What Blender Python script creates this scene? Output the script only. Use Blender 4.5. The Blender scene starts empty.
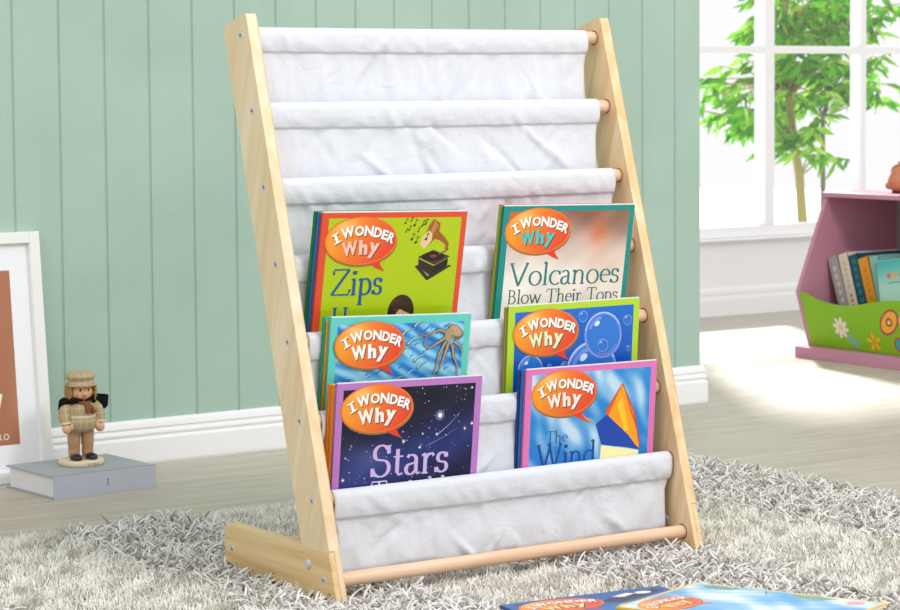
import bpy, math, random
import numpy as np
from mathutils import Vector, Matrix
random.seed(7)
rng = np.random.default_rng(11)
S = bpy.context.scene
C = S.collection
PI = math.pi

# ------------------------------------------------------------------ camera
cd = bpy.data.cameras.new('camera')
cam = bpy.data.objects.new('camera', cd); C.objects.link(cam)
R_ = Vector((0.82811, -0.56056, -0.00759)).normalized()
F_ = Vector((0.55910, 0.82661, -0.06430)).normalized()
U_ = R_.cross(F_).normalized()
R_ = F_.cross(U_).normalized()
m = Matrix.Identity(4)
for i in range(3):
    m[i][0] = R_[i]; m[i][1] = U_[i]; m[i][2] = -F_[i]
m.translation = Vector((-1.5277, -2.8272, 0.6510))
cam.matrix_world = m
cd.sensor_width = 36; cd.sensor_fit = 'HORIZONTAL'
cd.lens = 94.992; cd.shift_y = -0.069233
cd.clip_start = 0.05; cd.clip_end = 100
cd.dof.use_dof = True
cd.dof.focus_distance = 3.32
cd.dof.aperture_fstop = 16.0
S.camera = cam

# ------------------------------------------------------------------ world, lights, exposure
S.view_settings.view_transform = 'Standard'; S.view_settings.look = 'None'
S.view_settings.gamma = 1.0; S.view_settings.use_curve_mapping = False
S.view_settings.exposure = 0.0
w = bpy.data.worlds.new('world'); S.world = w; w.use_nodes = True
bg = w.node_tree.nodes['Background']
bg.inputs['Color'].default_value = (1.0, 1.0, 1.0, 1); bg.inputs['Strength'].default_value = 1.0

def lamp(name, kind, loc, target, energy, color=(1, 1, 1), size=1.0, angle=None):
    l = bpy.data.lights.new(name, kind); l.energy = energy; l.color = color
    if kind == 'AREA': l.shape = 'SQUARE'; l.size = size
    if angle is not None: l.angle = angle
    o = bpy.data.objects.new(name, l); C.objects.link(o)
    o.location = loc
    o.rotation_euler = (Vector(target) - Vector(loc)).to_track_quat('-Z', 'Y').to_euler()
    return o
_el = math.atan(1 / 1.45)
sd = Vector((0.48 * math.cos(_el), 0.88 * math.cos(_el), math.sin(_el)))
lamp('sun', 'SUN', sd * 6, (0, 0, 0), 7.0, (1.0, 0.985, 0.96), angle=math.radians(5.0))
lamp('key_softbox', 'AREA', (1.15, -2.3, 2.7), (0.2, 0.0, 0.25), 52, (1.0, 0.98, 0.96), size=0.8)
lamp('fill_softbox', 'AREA', (-2.0, -0.7, 2.1), (-0.5, 0.9, 0.3), 8, (0.97, 0.985, 1.0), size=1.3)

# ------------------------------------------------------------------ helpers
def lin(c):
    c = np.asarray(c, float) / 255.0
    return np.where(c <= 0.04045, c / 12.92, ((c + 0.055) / 1.055) ** 2.4)
def L4(c): return tuple(float(x) for x in lin(c)) + (1.0,)

def put(name, me, mats, parent=None):
    o = bpy.data.objects.new(name, me); C.objects.link(o)
    for mt in (mats if isinstance(mats, (list, tuple)) else [mats]): me.materials.append(mt)
    if parent is not None: o.parent = parent
    return o
def tag(o, label=None, cat=None, group=None, kind=None):
    if label: o['label'] = label
    if cat: o['category'] = cat
    if group: o['group'] = group
    if kind: o['kind'] = kind
    return o
def empty(name, loc=(0, 0, 0), rot=(0, 0, 0), label=None, cat=None, group=None):
    o = bpy.data.objects.new(name, None); C.objects.link(o)
    o.empty_display_size = 0.05; o.location = loc; o.rotation_euler = rot
    return tag(o, label, cat, group)

class MB:
    """collects shapes; build() links them as one mesh object"""
    def __init__(s): s.v = []; s.f = []; s.m = []; s.sm = []; s.c = []
    def add(s, vs, fs, mi=0, smooth=False, col=None):
        b = len(s.v); s.v += [tuple(map(float, q)) for q in vs]
        for f in fs: s.f.append(tuple(b + i for i in f)); s.m.append(mi); s.sm.append(smooth)
        if col is None: s.c += [(1, 1, 1)] * len(vs)
        elif np.ndim(col) == 1: s.c += [tuple(col)] * len(vs)
        else: s.c += [tuple(q) for q in col]
    def box(s, a, b, mi=0, col=None):
        x0, y0, z0 = a; x1, y1, z1 = b
        vs = [(x0,y0,z0),(x1,y0,z0),(x1,y1,z0),(x0,y1,z0),(x0,y0,z1),(x1,y0,z1),(x1,y1,z1),(x0,y1,z1)]
        s.add(vs, [(0,3,2,1),(4,5,6,7),(0,1,5,4),(1,2,6,5),(2,3,7,6),(3,0,4,7)], mi, False, col)
    def prism(s, pts, a, b, axis='X', mi=0, col=None):
        """pts 2-D outline; extruded along axis from a to b. axis X: pts=(y,z); Y: (x,z); Z: (x,y)"""
        n = len(pts)
        def P(q, t):
            return (t, q[0], q[1]) if axis == 'X' else ((q[0], t, q[1]) if axis == 'Y' else (q[0], q[1], t))
        vs = [P(q, a) for q in pts] + [P(q, b) for q in pts]
        s.add(vs, [tuple(range(n))[::-1], tuple(range(n, 2*n))] + [(i, (i+1) % n, n+(i+1) % n, n+i) for i in range(n)], mi, False, col)
    def tube(s, path, rad, n=12, mi=0, caps=True, smooth=True, col=None):
        path = [Vector(q) for q in path]; k = len(path)
        if not hasattr(rad, '__len__'): rad = [rad] * k
        vs = []; ref = None
        for i, q in enumerate(path):
            d = (path[min(i+1, k-1)] - path[max(i-1, 0)]).normalized()
            if ref is None: ref = Vector((0,0,1)) if abs(d.z) < 0.9 else Vector((1,0,0))
            a = d.cross(ref).normalized(); b_ = a.cross(d).normalized(); ref = b_
            for j in range(n):
                t = 2*PI*j/n; vs.append(q + (a*math.cos(t) + b_*math.sin(t)) * rad[i])
        fs = [(i*n+j, i*n+(j+1) % n, (i+1)*n+(j+1) % n, (i+1)*n+j) for i in range(k-1) for j in range(n)]
        s.add(vs, fs, mi, smooth, col)
        if caps:
            s.add(vs[:n], [tuple(range(n))], mi, False, col); s.add(vs[-n:], [tuple(range(n))[::-1]], mi, False, col)
    def lathe(s, prof, c=(0,0,0), n=28, mi=0, col=None, sx=1, sy=1):
        """prof [(r,z)...] round a vertical axis at c"""
        k = len(prof)
        vs = [(c[0]+r*sx*math.cos(2*PI*j/n), c[1]+r*sy*math.sin(2*PI*j/n), c[2]+z) for r, z in prof for j in range(n)]
        s.add(vs, [(i*n+j, i*n+(j+1) % n, (i+1)*n+(j+1) % n, (i+1)*n+j) for i in range(k-1) for j in range(n)], mi, True, col)
    def ball(s, c, r, n=16, mi=0, col=None, squash=(1,1,1)):
        k = n//2
        vs = []
        for i in range(k+1):
            a = PI*i/k
            for j in range(n):
                t = 2*PI*j/n
                vs.append((c[0]+r*squash[0]*math.sin(a)*math.cos(t), c[1]+r*squash[1]*math.sin(a)*math.sin(t), c[2]-r*squash[2]*math.cos(a)))
        s.add(vs, [(i*n+j, i*n+(j+1) % n, (i+1)*n+(j+1) % n, (i+1)*n+j) for i in range(k) for j in range(n)], mi, True, col)
    def build(s, name, mats, parent=None, bevel=0, seg=2, weld=False):
        me = bpy.data.meshes.new(name); me.from_pydata(s.v, [], s.f)
        me.polygons.foreach_set('material_index', s.m); me.polygons.foreach_set('use_smooth', s.sm)
        at = me.color_attributes.new('Col', 'FLOAT_COLOR', 'POINT')
        at.data.foreach_set('color', np.c_[np.array(s.c, float), np.ones(len(s.c))].astype(np.float32).ravel())
        o = put(name, me, mats, parent)
        if weld:
            me.validate()
        if bevel:
            b = o.modifiers.new('bevel', 'BEVEL'); b.width = bevel; b.segments = seg; b.limit_method = 'ANGLE'; b.angle_limit = math.radians(40)
            b.harden_normals = False
        return o

# ------------------------------------------------------------------ materials
def mat(name, color=(200, 200, 200), rough=0.5, spec=0.5, metal=0.0):
    m = bpy.data.materials.new(name); m.use_nodes = True
    b = m.node_tree.nodes['Principled BSDF']
    b.inputs['Base Color'].default_value = L4(color); b.inputs['Roughness'].default_value = rough
    b.inputs['Specular IOR Level'].default_value = spec; b.inputs['Metallic'].default_value = metal
    return m
class N:
    def __init__(s, m): s.t = m.node_tree; s.n = s.t.nodes; s.b = s.n['Principled BSDF']
    def new(s, k, **kw):
        x = s.n.new(k)
        for a, v in kw.items(): setattr(x, a, v)
        return x
    def ln(s, a, b): s.t.links.new(a, b)
    def coord(s, scale=(1,1,1), rot=(0,0,0), out='Object'):
        tc = s.new('ShaderNodeTexCoord'); mp = s.new('ShaderNodeMapping')
        mp.inputs['Scale'].default_value = scale; mp.inputs['Rotation'].default_value = rot
        s.ln(tc.outputs[out], mp.inputs['Vector']); return mp.outputs['Vector']
    def noise(s, vec, scale, detail=4, rough=0.5, dist=0.0):
        x = s.new('ShaderNodeTexNoise'); x.inputs['Scale'].default_value = scale; x.inputs['Detail'].default_value = detail
        x.inputs['Roughness'].default_value = rough; x.inputs['Distortion'].default_value = dist
        s.ln(vec, x.inputs['Vector']); return x.outputs['Fac']
    def ramp(s, fac, stops):
        r = s.new('ShaderNodeValToRGB'); e = r.color_ramp.elements
        while len(e) < len(stops): e.new(0.5)
        for q, (p_, c) in zip(e, stops): q.position = p_; q.color = L4(c)
        s.ln(fac, r.inputs['Fac']); return r.outputs['Color']
    def bump(s, fac, strength=0.2, dist=0.001):
        b = s.new('ShaderNodeBump'); b.inputs['Strength'].default_value = strength; b.inputs['Distance'].default_value = dist
        s.ln(fac, b.inputs['Height']); s.ln(b.outputs['Normal'], s.b.inputs['Normal']); return b
def wood(name, cols, rot=(0,0,0), stretch=(26, 26, 1.6), rough=0.5, scale=1.6):
    m = mat(name, cols[1], rough, 0.4); n = N(m)
    tc = n.new('ShaderNodeTexCoord')
    mp0 = n.new('ShaderNodeMapping'); mp0.inputs['Rotation'].default_value = rot
    mp = n.new('ShaderNodeMapping'); mp.inputs['Scale'].default_value = stretch
    n.ln(tc.outputs['Object'], mp0.inputs['Vector']); n.ln(mp0.outputs['Vector'], mp.inputs['Vector'])
    f = n.noise(mp.outputs['Vector'], scale, 3, 0.55, 0.6)
    col = n.ramp(f, [(0.3, cols[0]), (0.52, cols[1]), (0.72, cols[2])])
    n.ln(col, n.b.inputs['Base Color'])
    f2 = n.noise(mp.outputs['Vector'], 9, 3)
    n.bump(f2, 0.08, 0.0006)
    return m
def fabric(name, color, weave=900, wr=0.6):
    m = mat(name, color, 0.95, 0.1); n = N(m)
    v = n.coord()
    f = n.noise(v, weave, 2); f2 = n.noise(v, 22, 5, 0.55, 0.8)
    mx = n.new('ShaderNodeMath', operation='MULTIPLY_ADD'); n.ln(f, mx.inputs[0]); mx.inputs[1].default_value = 0.05; n.ln(f2, mx.inputs[2])
    n.bump(mx.outputs[0], wr, 0.006)
    return m
def attr_mat(name, rough=0.35, spec=0.4):
    m = mat(name, (255,255,255), rough, spec); n = N(m)
    a = n.new('ShaderNodeVertexColor', layer_name='Col'); n.ln(a.outputs['Color'], n.b.inputs['Base Color'])
    return m

M = {}
TILT = math.atan(0.0283/0.0989)
M['pine'] = wood('pine', [(226,198,156), (234,210,173), (241,222,193)], rot=(-TILT,0,0))
M['pine_foot'] = wood('pine_foot', [(214,176,120), (230,199,148), (238,212,166)], stretch=(26, 1.6, 30), scale=1.7)
M['beech'] = wood('beech', [(222,180,146), (232,195,164), (238,206,178)], stretch=(3, 60, 60), rough=0.42)
M['hole_shade'] = mat('dowel_gap_shade', (112,74,48), 0.8)
M['zinc'] = mat('zinc', (205,210,216), 0.4, 0.5, 0.35)
M['recess_shade'] = mat('screw_recess_shade', (84,88,94), 0.5, 0.5, 0.6)
M['canvas'] = fabric('white_canvas', (219,222,229))
M['print'] = attr_mat('printed_cover', 0.3, 0.35)
M['pages'] = mat('page_edges', (230,230,232), 0.8)
M['paint'] = attr_mat('painted_surface', 0.4, 0.35)

# ------------------------------------------------------------------ setting
# green tongue-and-groove wall; it runs at 1.36 degrees to the rack
WA = math.atan(0.0237)
def wall_y(x): return 0.897 + 0.0237*(x-0.355)
M['green'] = mat('green_wall_paint', (166,194,175), 0.62, 0.3)
n = N(M['green']); v = n.coord(); f = n.noise(v, 5, 3)
n.ln(n.ramp(f, [(0.35, (163,190,175)), (0.65, (170,196,182))]), n.b.inputs['Base Color'])
n.bump(n.noise(v, 90, 6, 0.6), 0.35, 0.0025)
W0, W1 = -2.2, 1.643
gx = [0.10878 + 0.08625*k for k in range(-27, 18)]
gx = [g for g in gx if W0+0.02 < g < W1-0.02]
b = MB(); front = 0.012; gd = 0.0026; gw = 0.0027
outline = [(W0, front)]
for g in gx: outline += [(g-gw, front), (g-gw*0.4, front+gd), (g+gw*0.4, front+gd), (g+gw, front)]
outline += [(W1, front), (W1, front+0.11), (W0, front+0.11)]
Z0, Z1 = 0.06, 2.8
k = len(outline)
def wl(x, off, z): return (x, wall_y(x)+off, z)
for i in range(k-2):
    a, c = outline[i], outline[i+1]
    b.add([wl(a[0],a[1],Z0), wl(c[0],c[1],Z0), wl(c[0],c[1],Z1), wl(a[0],a[1],Z1)], [(0,1,2,3)])
b.add([wl(W1,front,0), wl(W1,front+.11,0), wl(W1,front+.11,Z1), wl(W1,front,Z1)], [(0,1,2,3)])
b.add([wl(W0,front+.11,0), wl(W1,front+.11,0), wl(W1,front+.11,Z1), wl(W0,front+.11,Z1)], [(3,2,1,0)])
b.add([wl(W0,front,Z1), wl(W1,front,Z1), wl(W1,front+.11,Z1), wl(W0,front+.11,Z1)], [(0,1,2,3)])
tag(b.build('wall_back', M['green']), 'pale green wall of vertical grooved boards behind the rack', kind='structure')

M['trimw'] = mat('white_trim', (243,244,246), 0.4, 0.4)
prof = [(0.012,0.0775),(0.0075,0.0770),(0.0045,0.0735),(0.0030,0.0680),(0.0022,0.0640),(0.0052,0.0615),(0.0052,0.0600),(0.0025,0.0580),(0.0012,0.0545),(0.0012,0.0520),(0.0040,0.0495),(0.0044,0.0475),(0.0016,0.0455),(0.0,0.0430),(0.0,0.0030),(0.0012,0.0018),(0.0012,0.0)]
def baseboard(name, run, prof, label):
    """run: list of (x, y, outward normal) mitred stations; prof offsets measured from the front plane"""
    b = MB(); k = len(prof)
    for (P0, P1) in zip(run[:-1], run[1:]):
        vs = [(P0[0]+P0[2][0]*(0.012-d), P0[1]+P0[2][1]*(0.012-d), z) for d, z in prof] + [(P1[0]+P1[2][0]*(0.012-d), P1[1]+P1[2][1]*(0.012-d), z) for d, z in prof]
        b.add(vs, [(i, i+k, i+k+1, i+1) for i in range(k-1)])
    return tag(b.build(name, M['trimw']), label, kind='structure')
baseboard('baseboard_back', [(W0, wall_y(W0)+front, (0,-1)), (W1, wall_y(W1)+front, (1,-1)), (W1, wall_y(W1)+front+0.11, (1,1))], prof, 'white moulded baseboard along the green wall')

# floor: pale greyed oak boards running along X
M['floor'] = mat('washed_oak_floor', (190,183,170), 0.42, 0.4)
n = N(M['floor'])
tc = n.new('ShaderNodeTexCoord'); br = n.new('ShaderNodeTexBrick')
br.inputs['Scale'].default_value = 1.0; br.inputs['Brick Width'].default_value = 1.3; br.inputs['Row Height'].default_value = 0.19
br.inputs['Mortar Size'].default_value = 0.0009; br.inputs['Color1'].default_value = (0.45,0.45,0.45,1); br.inputs['Color2'].default_value = (0.6,0.6,0.6,1)
br.inputs['Mortar'].default_value = (0.0,0.0,0.0,1); br.offset = 0.37
n.ln(tc.outputs['Object'], br.inputs['Vector'])
v = n.coord((1.1, 15, 1)); f1 = n.noise(v, 2.6, 6, 0.62, 1.4)
v2 = n.coord((3, 90, 1)); f2 = n.noise(v2, 3, 3, 0.6)
a1 = n.new('ShaderNodeMath', operation='MULTIPLY_ADD'); n.ln(f2, a1.inputs[0]); a1.inputs[1].default_value = 0.25; n.ln(f1, a1.inputs[2])
a2 = n.new('ShaderNodeMath', operation='MULTIPLY_ADD'); n.ln(br.outputs['Color'], a2.inputs[0]); a2.inputs[1].default_value = 0.35; n.ln(a1.outputs[0], a2.inputs[2])
n.ln(n.ramp(a2.outputs[0], [(0.45, (158,148,132)), (0.80, (184,176,161)), (1.0, (200,193,180))]), n.b.inputs['Base Color'])
b = MB(); b.box((-3.2, -3.6, -0.05), (5.2, 2.50, 0.0))
tag(b.build('floor', M['floor']), 'pale grey-brown wooden board floor', kind='structure')

# window wall
M['greywall'] = mat('white_wall_paint', (243,243,246), 0.6, 0.3)
WY = 2.335
b = MB()
b.box((0.6, WY+0.012, 0), (6.0, WY+0.13, 0.222))
b.box((0.6, WY+0.012, 1.45), (6.0, WY+0.13, 2.8))
b.box((0.6, WY+0.012, 0.222), (2.52, WY+0.13, 1.45))
b.box((4.95, WY+0.012, 0.222), (6.0, WY+0.13, 1.45))
tag(b.build('wall_window', M['greywall']), 'white wall under the window', kind='structure')
prof2 = [(0.012,0.0785),(0.008,0.078),(0.004,0.073),(0.003,0.062),(0.005,0.060),(0.004,0.052),(0.0008,0.050),(0.0,0.044),(0.0,0.0)]
baseboard('baseboard_window', [(1.2, WY+0.012, (0,-1)), (6.0, WY+0.012, (0,-1))], prof2, 'white baseboard under the window')
M['winw'] = mat('window_paint', (244,244,247), 0.45, 0.4)
we = tag(empty('window_1', (3.7, WY+0.05, 0.22)), 'white window with slim glazing bars in front of the daylight', kind='structure')
def loc(o, e):
    o.matrix_parent_inverse = Matrix.Translation(-Vector(e.location)); return o
b = MB()
b.box((2.52, WY-0.020, 0.2145), (4.95, WY+0.10, 0.2220))            # projecting sill board
loc(b.build('window_sill', M['winw'], we, bevel=0.002), we)
b = MB()
def bars(b, x0, x1, z0, z1, y0=WY+0.0, y1=WY+0.045): b.box((x0, y0, z0), (x1, y1, z1))
bars(b, 2.52, 2.57, 0.222, 1.45); bars(b, 4.90, 4.95, 0.222, 1.45)
bars(b, 2.57, 4.90, 0.2225, 0.2540); bars(b, 2.57, 4.90, 1.40, 1.45)
bars(b, 3.062, 3.098, 0.254, 1.40, WY-0.002, WY+0.047); bars(b, 3.438, 3.460, 0.254, 1.40, WY-0.002, WY+0.046)
bars(b, 3.86, 3.905, 0.254, 1.40); bars(b, 4.36, 4.40, 0.254, 1.40)
for z in (0.749,): bars(b, 2.57, 4.90, z, z+0.021, WY+0.004, WY+0.040)
loc(b.build('window_frame', M['winw'], we, bevel=0.002), we)
mg = bpy.data.materials.new('window_glass'); mg.use_nodes = True
nt = mg.node_tree; nt.nodes.clear()
o_ = nt.nodes.new('ShaderNodeOutputMaterial'); mx = nt.nodes.new('ShaderNodeMixShader'); tr = nt.nodes.new('ShaderNodeBsdfTransparent'); gl = nt.nodes.new('ShaderNodeBsdfGlossy')
gl.inputs['Roughness'].default_value = 0.02; mx.inputs[0].default_value = 0.04
nt.links.new(tr.outputs[0], mx.inputs[1]); nt.links.new(gl.outputs[0], mx.inputs[2]); nt.links.new(mx.outputs[0], o_.inputs[0])
b = MB(); b.box((2.56, WY+0.02, 0.25), (4.91, WY+0.024, 1.41))
loc(b.build('window_pane', mg, we), we)
# outside terrace
M['terrace'] = mat('pale_terrace', (236,236,236), 0.8)
b = MB(); b.box((-1, 2.50, -0.05), (9, 9, -0.002))
tag(b.build('ground_outside', M['terrace']), 'bright pale terrace outside the window', kind='structure')

# ------------------------------------------------------------------ bookrack
RODS = [(-0.0810-0.0283*k, 0.7243-0.09893*k) for k in range(7)]
W = 0.60; T = 0.0158
rack = empty('sling_bookrack', (0.3, -0.18, 0.01), label='slanted pine bookrack with seven white canvas slings standing on the shag rug', cat='bookrack')
def rk(o):
    o.matrix_parent_inverse = Matrix.Translation(-Vector(rack.location)); return o
nrm = Vector((0.0989, -0.0283)).normalized()   # (y,z) pointing to the back
dirn = Vector((-0.0283, -0.0989)).normalized()
def edge(off, z):
    """point (y,z) on the line parallel to the rods at offset off (to the back) and height z"""
    p0 = Vector(RODS[0]) + nrm*off
    t = (z-p0.y)/dirn.y; return (p0.x+dirn.x*t, z)
FB, FF = 0.0415, -0.0224
def rounded(pts, r, idx, n=4):
    out = []
    k = len(pts)
    for i, q in enumerate(pts):
        if i in idx:
            q = Vector(q); a = Vector(pts[i-1])-q; c = Vector(pts[(i+1) % k])-q
            a = q+a.normalized()*r; c = q+c.normalized()*r
            for j in range(n+1):
                t = j/n; out.append(tuple((1-t)**2*a + 2*t*(1-t)*q + t*t*c))
        else: out.append(tuple(q))
    return out
ZB = 0.010
tb = (-0.0402, 0.7365); tf = (-0.0940, 0.7545)
fz0, fz1 = 0.0708, 0.0700            # top of the foot: front, back
top_poly = [edge(FB, 0.50), (edge(FB, 0.7365)), tf, edge(FF, 0.0)]
def panel(xo, xm, xi):
    """one solid board: full thickness above the foot, only its inner half (xm..xi) below (half lap)"""
    b = MB(); zt = 0.0712
    up = [edge(FB, zt)] + rounded([edge(FB, 0.30), edge(FB, 0.7350), (tf[0]-0.0002, tf[1]), edge(FF, 0.30)], 0.008, (1, 2)) + [edge(FF, zt)]
    lo = [edge(FF, ZB), (edge(FB, ZB)[0], ZB)]
    nu_ = len(up); vs = [(xo, y, z) for y, z in up]+[(xi, y, z) for y, z in up+lo]+[(xm, y, z) for y, z in (up[0], up[-1], lo[0], lo[1])]
    I = nu_; ma, mb_, mc, md = 2*nu_+2, 2*nu_+3, 2*nu_+4, 2*nu_+5
    fs = [tuple(range(nu_)), tuple(range(I, I+nu_+2))[::-1]]
    for q in range(nu_-1):
        f = [q, q+1]
        f += ([mb_] if q == nu_-2 else []) + [I+q+1, I+q] + ([ma] if q == 0 else [])
        fs.append(tuple(f))
    fs.append((0, ma, mb_, nu_-1)); fs.append((ma, md, mc, mb_))
    fs += [(mb_, mc, I+nu_, I+nu_-1), (mc, md, I+nu_+1, I+nu_), (md, ma, I, I+nu_+1)]
    b.add(vs, fs); return b
bL = panel(0.0, 0.0080, T); bR = panel(W, W-0.0080, W-T)
# flat dark discs: shade of the gap round each dowel, painted on inner faces
for bb, x, s in ((bL, T, 1), (bR, W-T, -1)):
    for (y, z) in RODS + [(-0.2801, 0.0315)]:
        vs = [(x+s*0.0002, y+0.0106*math.cos(t*PI/12), z+0.0106*math.sin(t*PI/12)) for t in range(24)]
        bb.add(vs, [tuple(range(24))], 1)
M['pine_warm'] = wood('pine_warm', [(222,184,134), (234,202,156), (243,217,178)], rot=(-TILT,0,0))
pl = rk(bL.build('side_panel', [M['pine'], M['hole_shade']], rack)); pr = rk(bR.build('side_panel', [M['pine_warm'], M['hole_shade']], rack))
for o in (pl, pr):
    bv = o.modifiers.new('bevel', 'BEVEL'); bv.width = 0.0010; bv.segments = 2; bv.use_clamp_overlap = True; bv.limit_method = 'ANGLE'; bv.angle_limit = math.radians(50)
def foot(xo, xi, lapx):
    """xo outer face, xi inner face; in front only xo..lapx (half lap)"""
    b = MB()
    e = edge(FF, 0.0712)[0]; eb = edge(FF, ZB)[0]
    outl = rounded([(e, fz0), (-0.0215, fz1), (-0.0180, 0.0185), (-0.060, ZB), (eb, ZB)], 0.010, (1,))
    b.prism(outl, min(xo, lapx), max(xo, lapx), 'X')
    yb = edge(FB, 0.045)[0]+0.002
    o2 = rounded([(yb, fz0-0.0003), (-0.0215, fz1), (-0.0180, 0.0185), (-0.060, ZB), (yb, ZB)], 0.010, (1,))
    b.prism(o2, min(lapx, xi), max(lapx, xi), 'X')
    o = b.build('foot_board', M['pine_foot'], rack, bevel=0.0012); return rk(o)
foot(-0.0002, T, 0.0079); foot(W+0.0002, W-T, W-0.0079)
for (y, z) in RODS + [(-0.2801, 0.0315)]:
    b = MB(); b.tube([(0.004, y, z), (W-0.004, y, z)], 0.0093, 20); rk(b.build('dowel', M['beech'], rack))
b = MB(); b.tube([(T-0.001, -0.0425, 0.034), (W-T+0.001, -0.0425, 0.034)], 0.0093, 20); rk(b.build('dowel', M['beech'], rack))
def screw(x, y, z, s, r=0.0044, bolt=False):
    """s = -1 faces left, +1 faces right"""
    b = MB(); n_ = 18
    if bolt: pr_ = [(r*1.35, 0.0), (r*1.35, 0.0008), (r*1.1, 0.0024), (r*0.6, 0.0032), (0.0001, 0.0034)]
    else: pr_ = [(r*1.12, 0.0), (r*1.05, 0.0004), (r*0.75, 0.0005), (0.0001, 0.0003)]
    for i in range(len(pr_)-1):
        vs = [(x+s*pr_[i+a][1], y+pr_[i+a][0]*math.cos(2*PI*j/n_), z+pr_[i+a][0]*math.sin(2*PI*j/n_)) for a in (0, 1) for j in range(n_)]
        b.add(vs, [(j, (j+1) % n_, n_+(j+1) % n_, n_+j) for j in range(n_)], 0, True)
    if not bolt:
        for a in (0.4, 0.4+PI/2):
            d = Vector((math.cos(a), math.sin(a)))*r*0.42; e = Vector((-math.sin(a), math.cos(a)))*r*0.14
            b.add([(x+s*0.0007, y+q.x, z+q.y) for q in (d+e, -d+e, -d-e, d-e)], [(0,1,2,3)], 1)  # flat cross coloured dark for the shade inside the screw slot
    rk(b.build('bolt' if bolt else 'screw', [M['zinc'], M['recess_shade']], rack))
for (y, z) in RODS:
    screw(0, y, z, -1); screw(W, y, z, 1)
for x, s in ((-0.0002, -1), (W+0.0002, 1)):
    screw(x, -0.2775, 0.0331, s); screw(x, -0.0395, 0.0365, s); screw(x, -0.2408, 0.0482, s, 0.0050, True)
screw(W-T, -0.2440, 0.0450, -1, 0.0045, True); screw(T, -0.2440, 0.0450, 1, 0.0045, True)

# canvas slings
def smooth_noise(nx, ny, sx, sy, r):
    """bilinear-ish smooth random field by summing a few sines"""
    X, Y = np.meshgrid(np.linspace(0, 1, nx), np.linspace(0, 1, ny), indexing='ij')
    o = np.zeros_like(X)
    for _ in range(10):
        a, c = r.normal(0, sx), r.normal(0, sy); ph = r.uniform(0, 2*PI)
        o += np.sin(2*PI*(a*X+c*Y)+ph)
    return o/3.2
EX = [(0.0200, 0.5660), (0.0200, 0.5650), (0.0200, 0.5710), (0.0220, 0.5720), (0.0260, 0.5670), (0.0270, 0.5700), (0.0275, 0.5815)]
SEAM = [0.0205, 0.0220, 0.0225, 0.0230, 0.0235, 0.0240, 0.0250]
def sling(k):
    y, z = RODS[k]; r = np.random.default_rng(100+k)
    last = k == 6
    D = 0.112 if not last else 0.104
    P_ = []; q = SEAM[k]; RS = 0.0101   # (dy, dz, wrinkle)
    P_ += [(0.0030, -q, 0.2), (0.0070, -q*0.66, 0.5), (0.0098, -q*0.3, 0.5)]
    for a in np.linspace(0, 180, 13): P_.append((RS*math.cos(math.radians(a)), RS*math.sin(math.radians(a)), 0.15))
    P_ += [(-0.0104, -q*0.25, 0.5), (-0.0101, -q*0.5, 1.0), (-0.0092, -q*0.72, 1.0), (-0.0078, -q*0.92, 0.6), (-0.0068, -q*1.02, 0.25), (-0.0044, -q*1.05, 0.25), (-0.0040, -q*1.10, 0.4)]
    for t in np.linspace(q+0.010, D-0.012, 16): P_.append((-0.0040+0.001*math.sin(t*40), -t, 1.6))
    for a in np.linspace(20, 180, 7):
        P_.append((0.0075-0.0115*math.cos(math.radians(a)), -(D-0.012)-0.012*math.sin(math.radians(a)), 0.6))
    P_ += [(0.0195, -D+0.030, 0.5), (0.0205, -D+0.045, 0.3)]
    folds = []
    for _ in range(30):   # soft creases: centre u, depth, slope, width, height
        folds.append((r.uniform(0.02, 0.98), r.uniform(0.004, D), r.uniform(-1.6, 1.6), r.uniform(0.0022, 0.0080), r.normal(0, 0.0026), r.uniform(0.012, 0.045)))
    nP = len(P_); nx = 150
    x0, x1 = EX[k]
    fld = smooth_noise(nx, nP, 7, 1.2, r); fld2 = smooth_noise(nx, nP, 20, 2.0, r)
    vs = []; inset = 0.0025 if k < 6 else 0.008
    for i in range(nx):
        u = i/(nx-1)
        for j, (dy, dz, a) in enumerate(P_):
            drop = min(1.0, max(0.0, (-dz-0.022)/0.02))
            xs = x0 + (x1-x0)*u
            xs += inset*drop*(1-2*u)*(1 if abs(u-0.5) > 0.3 else abs(u-0.5)/0.3)
            wv = a*(0.0009*fld[i, j] + 0.0003*fld2[i, j])
            # gathers just below the dowel
            if -q < dz < 0 and dy < 0: wv += 0.0009*math.sin(u*95+3*math.sin(u*17+k)+dz*120)*a
            if dy < 0 and dz < 0.004:
                for fu, fd, sl, fw, fh, fl in folds:
                    du = (u-fu)*(x1-x0); dd = -dz-fd; a_ = math.atan(sl)
                    ac = du*math.cos(a_)+dd*math.sin(a_); al = -du*math.sin(a_)+dd*math.cos(a_)
                    if abs(ac) < 4*fw: wv += fh*math.exp(-(ac/fw)**2-(al/fl)**2)
            wv *= min(1.0, 0.15+min(u, 1-u)/0.06)
            if dz > -0.0135: wv = max(wv, -0.0003)
            elif dz > -q: wv = max(wv, -0.0012)
            nx_, nz_ = (0, 0)
            L_ = math.hypot(dy, dz) or 1
            if dz > -0.001: ny_, nz_ = dy/L_, dz/L_
            else: ny_, nz_ = -1, 0
            sag = -0.0012*math.sin(PI*u) - 0.0009*math.sin(u*23+k*2)*drop
            vs.append((xs, y+dy+ny_*wv, z+dz+nz_*wv*0.5+sag*(0.3 if dz > -0.001 else 1)))
    b = MB(); b.add(vs, [(i*nP+j, i*nP+j+1, (i+1)*nP+j+1, (i+1)*nP+j) for i in range(nx-1) for j in range(nP-1)], 0, True)
    o = rk(b.build('canvas_sling', M['canvas'], rack))
    s_ = o.modifiers.new('thick', 'SOLIDIFY'); s_.thickness = 0.0009; s_.offset = 1
    return o
for k in range(7): sling(k)

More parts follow.
